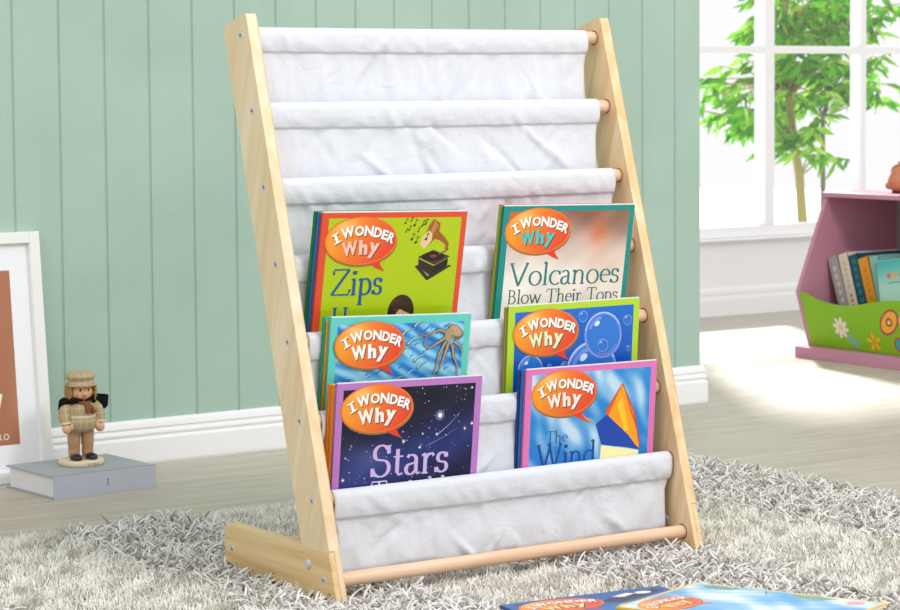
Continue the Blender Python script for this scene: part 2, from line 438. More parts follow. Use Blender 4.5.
# ------------------------------------------------------------------ lettering and cover art
_gl = {}
def glyph(ch, bold=0.03):
    if (ch, bold) in _gl: return _gl[ch, bold]
    cu = bpy.data.curves.new('tmp_text', 'FONT'); cu.body = ch; cu.offset = bold; cu.resolution_u = 3; cu.size = 1
    o = bpy.data.objects.new('tmp_text', cu); me = bpy.data.meshes.new_from_object(o)
    v = [(q.co.x, q.co.y) for q in me.vertices]; f = [tuple(p.vertices) for p in me.polygons]
    xs = [q[0] for q in v]; ys = [q[1] for q in v]
    x0, x1, y0, y1 = min(xs), max(xs), min(ys), max(ys)
    v = [((a-x0)/(x1-x0), (c-y0)/(y1-y0)) for a, c in v]
    bpy.data.objects.remove(o); bpy.data.curves.remove(cu); bpy.data.meshes.remove(me)
    _gl[ch, bold] = (v, f, (x1-x0)/(y1-y0)); return _gl[ch, bold]
def arc(cx, cy, rx, ry, a0, a1, n=12):
    return [(cx+rx*math.cos(math.radians(a0+(a1-a0)*i/n)), cy+ry*math.sin(math.radians(a0+(a1-a0)*i/n))) for i in range(n+1)]
def sf(x, y, w=0.10): return [(x-w, y), (x+w, y)]
PEN = {  # serif letters as pen strokes, cap height 1
 'Z': (0.82, [[(0.07,0.80),(0.11,0.985),(0.72,0.985)], [(0.72,0.985),(0.05,0.02)], [(0.05,0.02),(0.74,0.02),(0.80,0.22)]]),
 'i': (0.30, [[(0.14,0.0),(0.14,0.62)], [(0.03,0.58),(0.14,0.63)], sf(0.14,0.01), arc(0.14,0.86,0.045,0.045,0,360)]),
 'p': (0.62, [[(0.14,-0.38),(0.14,0.62)], [(0.02,0.57),(0.14,0.63)], sf(0.14,-0.37), arc(0.30,0.31,0.23,0.31,140,-140,18)]),
 's': (0.44, [arc(0.21,0.47,0.13,0.155,20,235,10)+arc(0.21,0.17,0.155,0.165,60,-160,12), [(0.335,0.62),(0.345,0.47)], [(0.04,0.17),(0.05,0.01)]]),
 'V': (0.86, [[(0.06,1),(0.42,0.0)], [(0.42,0.0),(0.78,1)], sf(0.08,0.99), sf(0.76,0.99,0.08)]),
 'o': (0.62, [arc(0.31,0.31,0.25,0.31,0,360,24)]),
 'l': (0.30, [[(0.14,0),(0.14,1.02)], [(0.03,0.97),(0.14,1.03)], sf(0.14,0.01)]),
 'c': (0.52, [arc(0.31,0.31,0.25,0.31,50,315,18), [(0.47,0.60),(0.49,0.45)]]),
 'a': (0.52, [arc(0.22,0.46,0.15,0.16,150,0,8)+[(0.37,0.10),(0.42,0.02),(0.50,0.04)], arc(0.20,0.17,0.14,0.165,70,300,12)+[(0.37,0.12)], [(0.20,0.335),(0.37,0.38)]]),
 'n': (0.66, [[(0.14,0),(0.14,0.62)], [(0.03,0.57),(0.14,0.63)], [(0.14,0.46)]+arc(0.33,0.42,0.17,0.20,150,0,8)+[(0.50,0)], sf(0.14,0.01), sf(0.50,0.01)]),
 'e': (0.52, [[(0.08,0.36),(0.47,0.36)]+arc(0.28,0.33,0.21,0.29,5,300,18)]),
 'B': (0.72, [[(0.16,0),(0.16,1)], sf(0.16,0.01), sf(0.14,0.99), [(0.16,0.98),(0.34,0.98)]+arc(0.34,0.76,0.18,0.22,90,-90,10)+[(0.16,0.54)], [(0.34,0.54)]+arc(0.36,0.28,0.24,0.265,90,-90,12)+[(0.16,0.015)]]),
 'w': (0.92, [[(0.05,0.62),(0.26,0.0)], [(0.26,0.0),(0.46,0.60)], [(0.42,0.62),(0.64,0.0)], [(0.64,0.0),(0.84,0.62)], sf(0.06,0.61,0.08), sf(0.43,0.61,0.08), sf(0.83,0.61,0.07)]),
 'T': (0.80, [[(0.40,0),(0.40,0.98)], [(0.04,0.78),(0.06,0.98),(0.74,0.98),(0.76,0.78)], sf(0.40,0.01,0.13)]),
 'h': (0.66, [[(0.14,0),(0.14,1.02)], [(0.03,0.97),(0.14,1.03)], [(0.14,0.46)]+arc(0.33,0.42,0.17,0.20,150,0,8)+[(0.50,0)], sf(0.14,0.01), sf(0.50,0.01)]),
 'r': (0.46, [[(0.14,0),(0.14,0.62)], [(0.03,0.57),(0.14,0.63)], [(0.14,0.44),(0.24,0.60),(0.36,0.62),(0.40,0.54)], sf(0.14,0.01)]),
 'S': (0.66, [arc(0.31,0.745,0.21,0.245,25,235,12)+arc(0.31,0.27,0.25,0.265,62,-160,14), [(0.52,0.98),(0.54,0.72)], [(0.05,0.28),(0.06,0.02)]]),
 't': (0.38, [[(0.16,0.84),(0.16,0.12),(0.22,0.02),(0.34,0.06)], [(0.03,0.60),(0.34,0.60)]]),
 'W': (1.22, [[(0.06,1),(0.34,0.0)], [(0.34,0.0),(0.62,0.98)], [(0.56,1),(0.84,0.0)], [(0.84,0.0),(1.12,1)], sf(0.08,0.99), sf(0.56,0.99,0.09), sf(1.10,0.99,0.08)]),
 'd': (0.66, [[(0.50,0.0),(0.50,1.02)], [(0.39,0.97),(0.50,1.03)], [(0.50,0.02),(0.60,0.02)], arc(0.31,0.31,0.23,0.31,40,320,18)]),
 'k': (0.62, [[(0.14,0),(0.14,1.02)], [(0.03,0.97),(0.14,1.03)], [(0.14,0.28),(0.44,0.60)], [(0.24,0.38),(0.54,0.0)], sf(0.14,0.01), sf(0.42,0.61,0.08)]),
 'H': (0.90, [[(0.18,0),(0.18,1)], [(0.70,0),(0.70,1)], [(0.18,0.52),(0.70,0.52)], sf(0.18,0.99,0.12), sf(0.70,0.99,0.12), sf(0.18,0.01,0.12), sf(0.70,0.01,0.12)]),
 'u': (0.66, [[(0.12,0.62),(0.12,0.2)]+arc(0.29,0.19,0.17,0.19,180,320,8)+[(0.48,0.12)], [(0.49,0.0),(0.49,0.62)], [(0.02,0.61),(0.12,0.61)], [(0.39,0.61),(0.49,0.61)]]),
 ' ': (0.34, []),
}
VF = 0.93
class Art:
    """printed art on a cover: u to the right, v down from the top left corner, both in cover widths"""
    def __init__(s, mb, w, place):
        s.mb = mb; s.w = w; s.place = place; s.d = 0.00033
    def P(s, u, v): return s.place(u*s.w, v*s.w, s.d)
    def up(s, k=1): s.d += 0.000012*k
    def poly(s, pts, col, up=True):
        if up: s.up()
        s.mb.add([s.P(*q) for q in pts], [tuple(range(len(pts)))], 0, False, lin(col))
    def tri(s, vs, fs, col, up=True):
        if up: s.up()
        s.mb.add([s.P(*q) for q in vs], fs, 0, False, lin(col))
    def rect(s, u0, v0, u1, v1, col): s.poly([(u0,v0),(u1,v0),(u1,v1),(u0,v1)], col)
    def ell(s, cu, cv, ru, rv, col, rot=0, n=24, up=True):
        c_, s_ = math.cos(rot), math.sin(rot); pts = []
        for i in range(n):
            a = 2*PI*i/n; x, y = ru*math.cos(a), rv*math.sin(a); pts.append((cu+x*c_-y*s_, cv+x*s_+y*c_))
        s.poly(pts, col, up)
    def ring(s, cu, cv, r0, r1, col, a0=0, a1=360, n=28):
        s.up(); vs = []; fs = []
        for i in range(n+1):
            a = math.radians(a0+(a1-a0)*i/n); vs += [(cu+r0*math.cos(a), cv+r0*math.sin(a)), (cu+r1*math.cos(a), cv+r1*math.sin(a))]
        s.tri(vs, [(2*i, 2*i+1, 2*i+3, 2*i+2) for i in range(n)], col, False)
    def stroke(s, pts, wd, col, up=True, taper=False):
        if up: s.up()
        pts = [Vector(q) for q in pts]; vs = []; k = len(pts)
        for i, q in enumerate(pts):
            d = (pts[min(i+1, k-1)]-pts[max(i-1, 0)]); d = d.normalized() if d.length else Vector((1, 0))
            ww = (wd(i, d) if callable(wd) else wd)*(1 if not taper else 1-0.85*i/(k-1))/2
            nn = Vector((-d.y, d.x))*ww; vs += [tuple(q+nn), tuple(q-nn)]
        s.tri(vs, [(2*i, 2*i+1, 2*i+3, 2*i+2) for i in range(k-1)], col, False)
    def grid(s, u0, v0, u1, v1, nu, nv, fn):
        """painted ground: fn(U,V)->sRGB array (...,3)"""
        s.up(); U, V = np.meshgrid(np.linspace(u0, u1, nu), np.linspace(v0, v1, nv), indexing='ij')
        c = lin(np.clip(fn(U, V), 0, 255)).reshape(-1, 3)
        s.mb.add([s.P(a, b_) for a, b_ in zip(U.ravel(), V.ravel())], [(i*nv+j, i*nv+j+1, (i+1)*nv+j+1, (i+1)*nv+j) for i in range(nu-1) for j in range(nv-1)], 0, False, c)
    def pen(s, text, u, v, cap, width, col, thick=0.125, thin=0.045):
        """serif text with baseline (u,v), cap height cap, squeezed to total width"""
        tot = sum(PEN[c][0] for c in text); kx = width/(tot*cap); s.up(); x = 0
        for c in text:
            adv, st = PEN[c]
            for k_, pts in enumerate(st):
                q = [(u+(x+px)*cap*kx, v-py*cap) for px, py in pts]
                s.stroke(q, lambda i, d: cap*(thin+(thick-thin)*abs(d.y)**1.3) , col, up=False)
                s.d += 0.000001
            x += adv
    def letter(s, ch, cu, cv, w_, h_, rot, col, bold=0.035, shear=0):
        v, f, asp = glyph(ch, bold); c_, s_ = math.cos(math.radians(rot)), math.sin(math.radians(rot)); vs = []
        for a, b_ in v:
            x = (a-0.5)*w_+shear*(b_-0.5)*h_; y = -(b_-0.5)*h_; vs.append((cu+x*c_-y*s_, cv+x*s_+y*c_))
        s.tri(vs, f, col)
def lerp(a, b, t): return np.asarray(a, float)*(1-t[..., None]) + np.asarray(b, float)*t[..., None]
def bubble(A, cu, cv, why=((250,238,225)), flat=1.0):
    a, c = 0.247, 0.142
    A.ell(cu+0.004, cv+0.012, a, c, (60,60,40) if flat == 2 else (150,110,60), n=40)          # printed drop shadow
    A.poly([(cu+0.055, cv+c*0.92), (cu+0.135, cv+c*0.80), (cu+0.150, cv+c*1.05), (cu+0.182, cv+c*1.30), (cu+0.125, cv+c*1.16)], (222,62,40))
    A.ell(cu, cv, a, c, (236,120,48), n=48)
    A.up(); n_ = 48; k_ = 7; vs = []; cols = []
    for i in range(k_+1):
        r = 0.955*i/k_
        for j in range(n_):
            t = 2*PI*j/n_; x, y = r*math.cos(t), r*math.sin(t); vs.append((cu+a*x, cv+c*y))
            g = min(1, max(0, 0.36+0.62*(x*0.80+y*0.25))); hl = math.exp(-((x+0.45)**2/0.10+(y+0.62)**2/0.07))
            col = np.array((244,156,40))*(1-g)+np.array((226,52,42))*g
            cols.append(lin(col*(1-hl*0.75)+np.array((250,206,140))*hl*0.75))
    A.mb.add([A.P(*q) for q in vs], [(i*n_+j, i*n_+(j+1) % n_, (i+1)*n_+(j+1) % n_, (i+1)*n_+j) for i in range(k_) for j in range(n_)], 0, False, cols)
    # letters measured on the sign: centre x,y in bubble half axes, width, height, turn
    row = [('I',-0.685,-0.110,0.17,0.43,-28),('W',-0.385,-0.355,0.36,0.45,-14),('O',-0.070,-0.415,0.25,0.42,-4),('N',0.195,-0.405,0.25,0.43,3),('D',0.445,-0.330,0.22,0.42,9),('E',0.645,-0.235,0.17,0.41,14),('R',0.830,-0.105,0.20,0.43,20)]
    row2 = [('W',-0.295,0.310,0.43,0.60,-8),('h',0.075,0.270,0.24,0.62,-2),('y',0.365,0.420,0.29,0.66,8)]
    for (dx, col, col2) in ((0.0058, (60,40,40), (60,40,40)), (0, (250,246,240), why)):
        for ch, x, y, w_, h_, rt in row:
            if ch == 'I':
                for (yy, hh, ww) in ((0,h_*c,0.42*w_*a),(-h_*0.43,0.16*h_*c*1.0,w_*a*1.15),(h_*0.43,0.16*h_*c,w_*a*1.15)):
                    rr = math.radians(rt); px = cu+x*a+dx - math.sin(rr)*yy*c*(1 if yy else 0); py = cv+y*c+dx*0.9+math.cos(rr)*yy*c
                    q = []
                    for sx_, sy_ in ((-1,-1),(1,-1),(1,1),(-1,1)):
                        X_, Y_ = sx_*ww/2, sy_*hh/2; q.append((px+X_*math.cos(rr)-Y_*math.sin(rr), py+X_*math.sin(rr)+Y_*math.cos(rr)))
                    A.poly(q, col)
            else: A.letter(ch, cu+x*a+dx, cv+y*c+dx*0.9, w_*a, h_*c, rt, col, 0.045)
        for ch, x, y, w_, h_, rt in row2: A.letter(ch, cu+x*a+dx, cv+y*c+dx*0.9, w_*a, h_*c, rt, col2, 0.05)

BT = 0.0042; BH = 0.252
def book(name, w_, h_, t_, cover, spine, label, art=None, group='paperbacks in the rack slings', cat='book'):
    """local axes: x right from the spine, z up, front cover faces -y; origin bottom left front"""
    e = empty(name, label=label, cat=cat, group=group)
    b = MB(); cc = lin(cover); sc = lin(spine)
    b.box((0, 0, 0), (w_, 0.00035, h_), 0, cc); b.box((0, t_-0.00035, 0), (w_, t_, h_), 0, cc)
    n_ = 5; pts = [(0.0008*(1-math.sin(PI*i/n_))*1.0-0.0006*math.sin(PI*i/n_), t_*i/n_) for i in range(n_+1)]
    out = pts + [(0.0016, t_), (0.0016, 0)]
    b.prism([(x, y) for x, y in out], 0, h_, 'Z', 0, sc)
    if art: 
        A = Art(b, w_, lambda u, v, d: (u, -d+0.00030, h_-v)); art(A)
    b.build('cover', M['print'], e)
    b = MB(); b.box((0.0015, 0.0004, 0.0012), (w_-0.0008, t_-0.0004, h_+(0.0011 if art else -0.0006))); b.build('page_block', M['pages'], e)
    return e
BW = 0.2262
H1 = BH/BW     # cover height in widths
def art_zips(A):
    A.rect(0,0,1,H1,(222,78,46)); A.rect(0.045,0.033,0.962,H1-0.03,(176,200,14))
    V = lambda v: v*VF
    # gramophone: horn, arm, box
    P0 = A.place; A.place = lambda u, v, d: P0(u+0.022*A.w, v, d)
    A.poly([(0.745,V(.045)),(0.795,V(.075)),(0.790,V(.125)),(0.835,V(.165)),(0.868,V(.205)),(0.862,V(.250)),(0.845,V(.250)),(0.842,V(.215)),(0.800,V(.185)),(0.765,V(.175)),(0.70,V(.24)),(0.665,V(.215)),(0.690,V(.150)),(0.715,V(.085))], (158,92,38))
    A.poly([(0.715,V(.120)),(0.745,V(.140)),(0.742,V(.185)),(0.700,V(.240)),(0.665,V(.215)),(0.672,V(.165))], (228,200,150))
    A.poly([(0.755,V(.055)),(0.780,V(.085)),(0.745,V(.150)),(0.728,V(.125))], (196,130,62))
    A.poly([(0.655,V(.290)),(0.760,V(.245)),(0.885,V(.290)),(0.780,V(.345))], (66,54,52))
    A.poly([(0.662,V(.300)),(0.775,V(.350)),(0.770,V(.425)),(0.665,V(.350))], (48,38,38))
    A.poly([(0.775,V(.350)),(0.872,V(.300)),(0.872,V(.345)),(0.770,V(.425))], (34,26,28))
    A.poly([(0.640,V(.350)),(0.735,V(.445)),(0.905,V(.350)),(0.880,V(.345)),(0.740,V(.415)),(0.665,V(.340))], (54,44,44))
    A.ell(0.762,V(.288),0.078,V(.030),(28,24,28)); A.ell(0.765,V(.286),0.026,V(.010),(150,52,44))
    A.stroke([(0.868,V(.24)),(0.835,V(.262)),(0.80,V(.272))],0.010,(120,90,60))
    # notes
    for (x, y, s_) in ((.545,.055,.016),(.575,.10,.015),(.61,.065,.02),(.64,.11,.014),(.60,.155,.02),(.665,.07,.018),(.63,.175,.02),(.555,.115,.012),(.585,.045,.012),(.70,.155,.02),(.685,.06,.018)):
        A.ell(x, V(y+s_), s_*0.45, s_*0.34, (30,34,20), -0.4, 10); A.stroke([(x+s_*0.35, V(y+s_)), (x+s_*0.45, V(y-s_*0.9))], 0.0036, (30,34,20)); A.stroke([(x+s_*0.45, V(y-s_*0.9)), (x+s_*1.2, V(y-s_*0.5))], 0.0045, (30,34,20))
    A.place = P0
    A.rect(0.045, V(.615), 0.962, H1-0.03, (166,190,14))
    A.ell(0.595,V(.645),0.092,V(.115),(58,36,26),0,30); A.ell(0.560,V(.60),0.035,V(.040),(84,56,38),-0.7); A.ell(0.615,V(.72),0.070,V(.105),(222,172,140)); A.poly([(0.52,V(.62)),(0.58,V(.62)),(0.69,V(.67)),(0.66,V(.60)),(0.58,V(.565)),(0.54,V(.58))],(66,42,30))
    A.pen('Zips', 0.098, V(.522), V(.165), 0.355, (24,84,150), 0.12, 0.05)
    A.pen('Have', 0.10, V(.73), V(.125), 0.34, (24,84,150)) if False else A.pen('H', 0.115, V(.735), V(.135), 0.125, (24,84,150))
    bubble(A, 0.272, V(.178), (250,196,178))
def art_volc(A):
    A.rect(0,0,1,H1,(20,140,134))
    def g(U, V_):
        v = V_/VF; t = np.clip(v/0.62, 0, 1)
        base = lerp((150,100,82), (238,232,226), np.clip((v-0.02)/0.42, 0, 1)**0.8)
        base = lerp(base, (228,196,170), 0.6*np.exp(-((U-.85)**2/.12+(v-.42)**2/.03))) if False else base*(1-(0.6*np.exp(-((U-.85)**2/.12+(v-.42)**2/.02)))[...,None])+np.array((226,196,172))*(0.6*np.exp(-((U-.85)**2/.12+(v-.42)**2/.02)))[...,None]
        k1 = np.exp(-((U-.74)**2/.006+(v-.17)**2/.012))[...,None]; base = base*(1-k1*.75)+np.array((226,112,66))*k1*.75
        k2 = np.exp(-((U-.90)**2/.02+(v-.08)**2/.015))[...,None]; base = base*(1-k2*.75)+np.array((128,100,72))*k2*.75
        k3 = np.exp(-((U-.62)**2/.03+(v-.05)**2/.01))[...,None]; base = base*(1-k3*.6)+np.array((128,84,72))*k3*.6
        k4 = np.exp(-((U-.10)**2/.01+(v-.06)**2/.01))[...,None]; base = base*(1-k4*.6)+np.array((214,90,62))*k4*.6
        wob = (np.sin(U*17+v*9)+np.sin(U*9-v*23+1)+np.sin(U*31+v*37))[...,None]
        return base+wob*3.5
    A.grid(0.045,0.033,0.962,H1-0.03,44,40,g)
    V = lambda v: v*VF
    A.pen('Volcanoes', 0.085, V(.528), V(.150), 0.85, (22,120,120), 0.125, 0.05)
    A.pen('Blow Their Tops', 0.085, V(.648), V(.092), 0.85, (40,92,100), 0.12, 0.05)
    bubble(A, 0.268, V(.165), (80,196,188))
def art_sea(A):
    A.rect(0,0,1,H1,(96,204,190))
    def g(U, V_):
        wv = np.sin(U*26-V_*58+2*np.sin(U*9+V_*7))+np.sin(U*47-V_*95+3)*.8+np.sin(U*11-V_*21)*.8
        t = np.clip(0.55+wv*0.36, 0, 1); return lerp((24,118,200),(150,214,240),t)
    A.grid(0.048,0.045,0.952,H1-0.03,90,60,g)
    V = lambda v: v*VF; r = random.Random(4)
    for _ in range(120):
        x, y = r.uniform(.06,.91), r.uniform(.07,.70); l = r.uniform(.02,.05)
        A.stroke([(x,V(y)),(x+l*.5,V(y-l*.33)),(x+l,V(y-l*.6))], 0.010, r.choice([(20,104,186),(28,120,200),(170,222,240)]), taper=True)
    for (x,y,l) in ((.50,.13,.09),(.545,.19,.10),(.50,.235,.08),(.585,.075,.08),(.60,.30,.09),(.625,.345,.10),(.40,.47,.08),(.12,.50,.09),(.20,.53,.08),(.46,.43,.07),(.56,.50,.09)):
        A.stroke([(x,V(y)),(x+l*.3,V(y-l*.28)),(x+l,V(y-l*.55))], 0.022, (70,124,136), taper=True); A.stroke([(x,V(y-.004)),(x+l*.3,V(y-l*.28-.004)),(x+l,V(y-l*.55))], 0.008, (206,226,222), taper=True)
    def ten(pts, w_): A.stroke(pts, w_, (96,88,74), taper=True); A.stroke(pts, w_*0.5, (186,160,128), taper=True)
    ten([(.83,V(.12)),(.77,V(.10)),(.72,V(.115)),(.66,V(.135)),(.60,V(.10))],.022)
    ten([(.82,V(.15)),(.76,V(.185)),(.70,V(.22)),(.665,V(.19)),(.67,V(.145)),(.72,V(.13))],.024)
    ten([(.82,V(.18)),(.775,V(.26)),(.765,V(.33)),(.745,V(.40))],.026); ten([(.84,V(.19)),(.815,V(.28)),(.785,V(.36)),(.765,V(.455))],.028)
    ten([(.87,V(.20)),(.885,V(.28)),(.915,V(.34)),(.925,V(.43))],.026); ten([(.88,V(.18)),(.925,V(.21)),(.945,V(.25)),(.94,V(.29))],.022)
    A.ell(.885,V(.115),.062,V(.042),(120,96,70),.55); A.ell(.888,V(.108),.050,V(.030),(190,158,118),.55); A.ell(.845,V(.135),.035,V(.045),(174,146,110)); A.ell(.866,V(.145),.012,V(.014),(84,150,130))
    A.rect(.46,V(.575),.72,V(.66),(150,206,230)); A.pen('The', .475, V(.665), V(.095), .22, (250,252,252), .16, .07)
    bubble(A, 0.275, V(.180), (252,250,244))
def art_bubbles(A):
    A.rect(0,0,1,H1,(178,214,46))
    A.grid(0.05,0.038,0.955,H1-0.03,16,16,lambda U,V_: lerp((14,112,206),(8,76,176),np.clip(V_/.5,0,1)))
    V = lambda v: v*VF
    P0 = A.place; A.place = lambda u, v, d: P0(u-0.012*A.w, v+0.055*u-0.01*A.w, d)
    def bub(x, y, r_, k=.5):
        A.ell(x,V(y),r_,r_,tuple(np.array((24,112,204))*(1-.16*k)+np.array((150,160,232))*.16*k),0,32); A.ring(x,V(y),r_*.90,r_,(132,150,226),0,360); A.ring(x,V(y),r_*.95,r_,(190,204,244),190,330)
        A.ring(x,V(y),r_*.70,r_*.84,(104,150,226),200,260,12); A.ell(x-r_*.35,V(y)-r_*.5,r_*.16,r_*.10,(216,230,250),-.6,12); A.ring(x,V(y),r_*.78,r_*.86,(110,130,216),30,110,12)
    bub(.66,.455,.20,1); bub(.19,.43,.095,.8); bub(.735,.20,.145,1); bub(.575,.075,.036); bub(.952-.03,.10,.034); bub(.735,.27,.040); bub(.33,.405,.018); bub(.445,.405,.030); bub(.935,.29,.018); bub(.465,.03+.03,.010)
    A.place = P0
    bubble(A, 0.282, V(.183), (226,240,196))
def art_stars(A):
    A.rect(0,0,1,H1,(186,122,194))
    def g(U, V_):
        v = V_/VF; t = np.exp(-((v-(.62-.28*U))**2/.03)); base = lerp((16,16,38),(40,56,128),t*.8+np.clip((v-.5)*1.2,0,.4)); k = np.exp(-((U-.2)**2/.03+(v-.48)**2/.01)); base = base*(1-.35*k[...,None])+np.array((120,130,190))*.35*k[...,None]
        return base+(np.sin(U*23+v*17)+np.sin(U*13-v*31))[...,None]*3
    A.grid(0.045,0.038,0.955,H1-0.03,50,50,g)
    V = lambda v: v*VF; r = random.Random(9)
    A.up()
    for _ in range(230):
        x, y = r.uniform(.06,.94), r.uniform(.05,1.0); q = r.choice([.0016,.002,.0028,.004]); c_ = r.choice([(230,232,250),(170,180,230),(200,200,240),(220,160,190)])
        A.ell(x,V(y),q,q,c_,0,6,False)
    for (x,y,q,c_) in ((.715,.235,.021,(180,196,250)),(.945,.30,.010,(226,150,190)),(.895,.33,.008,(226,150,190)),(.47,.385,.009,(236,236,250)),(.585,.43,.008,(210,214,244)),(.60,.345,.006,(250,200,150)),(.70,.355,.008,(236,236,250)),(.07,.60,.010,(236,150,200)),(.93,.07,.006,(255,255,255)),(.275,.47,.010,(226,150,190))):
        A.ell(x,V(y),q*1.5,q*1.5,tuple(np.array(c_)*.55),0,12); A.ell(x,V(y),q*.7,q*.7,(248,248,255),0,10)
    A.stroke([(.70,V(.36)),(.78,V(.30)),(.86,V(.22))],.006,(150,160,220),taper=True); A.stroke([(.64,V(.42)),(.76,V(.37)),(.84,V(.32))],.005,(120,130,200),taper=True)
    A.pen('Stars', .255, V(.598), V(.200), .54, (206,178,226), .14, .05)
    A.pen('Twinkle', .26, V(.745), V(.12), .60, (222,214,240), .13, .05)
    bubble(A, 0.276, V(.165), (250,242,232))
def art_wind(A):
    A.rect(0,0,1,H1,(222,120,180))
    def g(U, V_):
        q_ = U*.8-V_*.6; p_ = U*.6+V_*.8; wv = np.sin(q_*15+2.2*np.sin(p_*5))+np.sin(q_*31+p_*4+2*np.sin(p_*9))*.7+np.sin(q_*58+p_*9+1.5*np.sin(p_*17))*.45+np.sin(p_*13+1)*.4
        t = np.clip(.28+wv*.40, 0, 1)*.92; b_ = lerp((44,140,214),(30,110,190),np.clip(V_,0,1)); return b_*(1-t[...,None])+np.array((206,228,242))*t[...,None]
    A.grid(0.045,0.035,0.955,H1-0.03,60,60,g)
    V = lambda v: v*VF
    P0 = A.place; A.place = lambda u, v, d: P0(u, v+0.085*u-0.042*A.w, d)
    A.poly([(.735,V(.115)),(.615,V(.30)),(.625,V(.420)),(.80,V(.50)),(.895,V(.545)),(.83,V(.28))],(244,160,30))
    A.poly([(.735,V(.115)),(.615,V(.30)),(.625,V(.36)),(.70,V(.19))],(226,96,36)); A.poly([(.755,V(.155)),(.84,V(.33)),(.875,V(.45)),(.80,V(.29))],(232,92,40)); A.poly([(.70,V(.26)),(.735,V(.20)),(.80,V(.42)),(.77,V(.44))],(252,196,40))
    A.stroke([(.735,V(.115)),(.84,V(.31)),(.895,V(.545))],.008,(190,60,50)); A.stroke([(.735,V(.115)),(.615,V(.30)),(.625,V(.42))],.006,(190,60,50))
    A.poly([(.625,V(.325)),(.54,V(.39)),(.59,V(.525)),(.885,V(.555)),(.80,V(.46))],(26,70,170)); A.poly([(.59,V(.53)),(.885,V(.56)),(.875,V(.70)),(.58,V(.70))],(246,236,176))
    A.stroke([(.43,V(.33)),(.46,V(.355)),(.50,V(.36)),(.53,V(.375))],.018,(238,150,40),taper=True); A.stroke([(.44,V(.36)),(.49,V(.375))],.012,(226,96,36))
    A.place = P0
    A.pen('The', .165, V(.495), V(.080), .165, (28,84,150), .12, .05)
    A.pen('Wind', .105, V(.665), V(.165), .45, (24,76,140), .12, .05)
    bubble(A, 0.290, V(.170), (252,234,226))
def place(e, TL, lean, roll, extra=(0,0,0)):
    """put the top-left front corner at TL; lean = forward lean, roll = in-plane clockwise"""
    Rm = Matrix.Rotation(math.atan(lean), 4, 'X') @ Matrix.Rotation(roll, 4, 'Y')
    TL = (TL[0]+0.0030, TL[1], TL[2]); off = Rm @ Vector((0, 0, BH))
    e.matrix_world = Matrix.Translation(Vector(TL)-off+Vector(extra)) @ Rm
G = 'picture paperbacks in the rack slings'
def stack(TL, lean, roll, front, behind, bw=BW):
    """behind: list of (name colour cover, spine, label, dx, dz); each further back"""
    e = book('paperback_book', bw, BH, BT, front[0], front[1], front[2], front[3], G)
    place(e, TL, lean, roll)
    y = 0
    for i, (cv, sp, lab, dx, dz) in enumerate(behind):
        e = book('paperback_book', bw, BH, BT, cv, sp, lab, None, G)
        y += BT+0.0004
        place(e, TL, lean, roll, (dx, y, dz))
stack((0.0438,-0.2086,0.4939), 0.16, 0.0265, ((222,78,46),(214,64,40),'lime green and red paperback titled Zips with a gramophone on its cover',art_zips),
      [((70,120,180),(44,96,160),'blue-spined paperback pressed between the Zips book and the green one',-0.0035,0.0008),
       ((36,140,80),(24,96,58),'dark green paperback at the very back of the Zips stack',-0.0060,0.0018)])
stack((0.3324,-0.2051,0.4925), 0.14, 0.0233, ((20,140,134),(16,110,106),'teal paperback titled Volcanoes Blow Their Tops',art_volc),
      [((150,176,60),(142,160,50),'olive-green-spined paperback directly behind the Volcanoes book',-0.0030,-0.0006),
       ((210,90,70),(190,60,46),'red paperback whose top edge peeps out behind the Volcanoes book',0.0005,0.0014)])
stack((0.0462,-0.2221,0.3593), 0.09, 0.0345, ((96,204,190),(70,180,160),'turquoise paperback showing an octopus in blue sea',art_sea),
      [((226,170,50),(214,150,40),'yellow-spined paperback squeezed behind the octopus book',-0.0022,-0.0035),
       ((70,190,160),(20,140,112),'sea-green paperback at the back of the octopus stack',-0.0048,0.0005)], 0.2195)
stack((0.3284,-0.2194,0.3569), 0.07, 0.0, ((178,214,46),(120,140,40),'lime-bordered paperback with soap bubbles on blue',art_bubbles),
      [((200,190,110),(140,120,50),'thin brown-spined paperback behind the soap bubble book',-0.0015,-0.0012)])
stack((0.0368,-0.2505,0.2768), 0.08, 0.0256, ((186,122,194),(160,90,170),'lilac-edged paperback titled Stars Twinkle with a night sky cover',art_stars),
      [((240,170,60),(222,120,24),'orange-spined paperback right behind the Stars book',-0.0030,-0.0012),
       ((236,150,50),(206,96,20),'darker orange paperback at the back of the Stars stack',-0.0062,-0.0008)])
stack((0.3363,-0.2487,0.2730), 0.07, 0.0110, ((222,120,180),(190,90,150),'pink-edged paperback titled The Wind with a kite on its cover',art_wind),
      [((60,130,200),(40,110,190),'bright blue-spined paperback behind the Wind kite book',-0.0025,-0.0004),
       ((40,70,130),(30,60,120),'navy-spined paperback at the back of the Wind stack',-0.0050,-0.0010)])

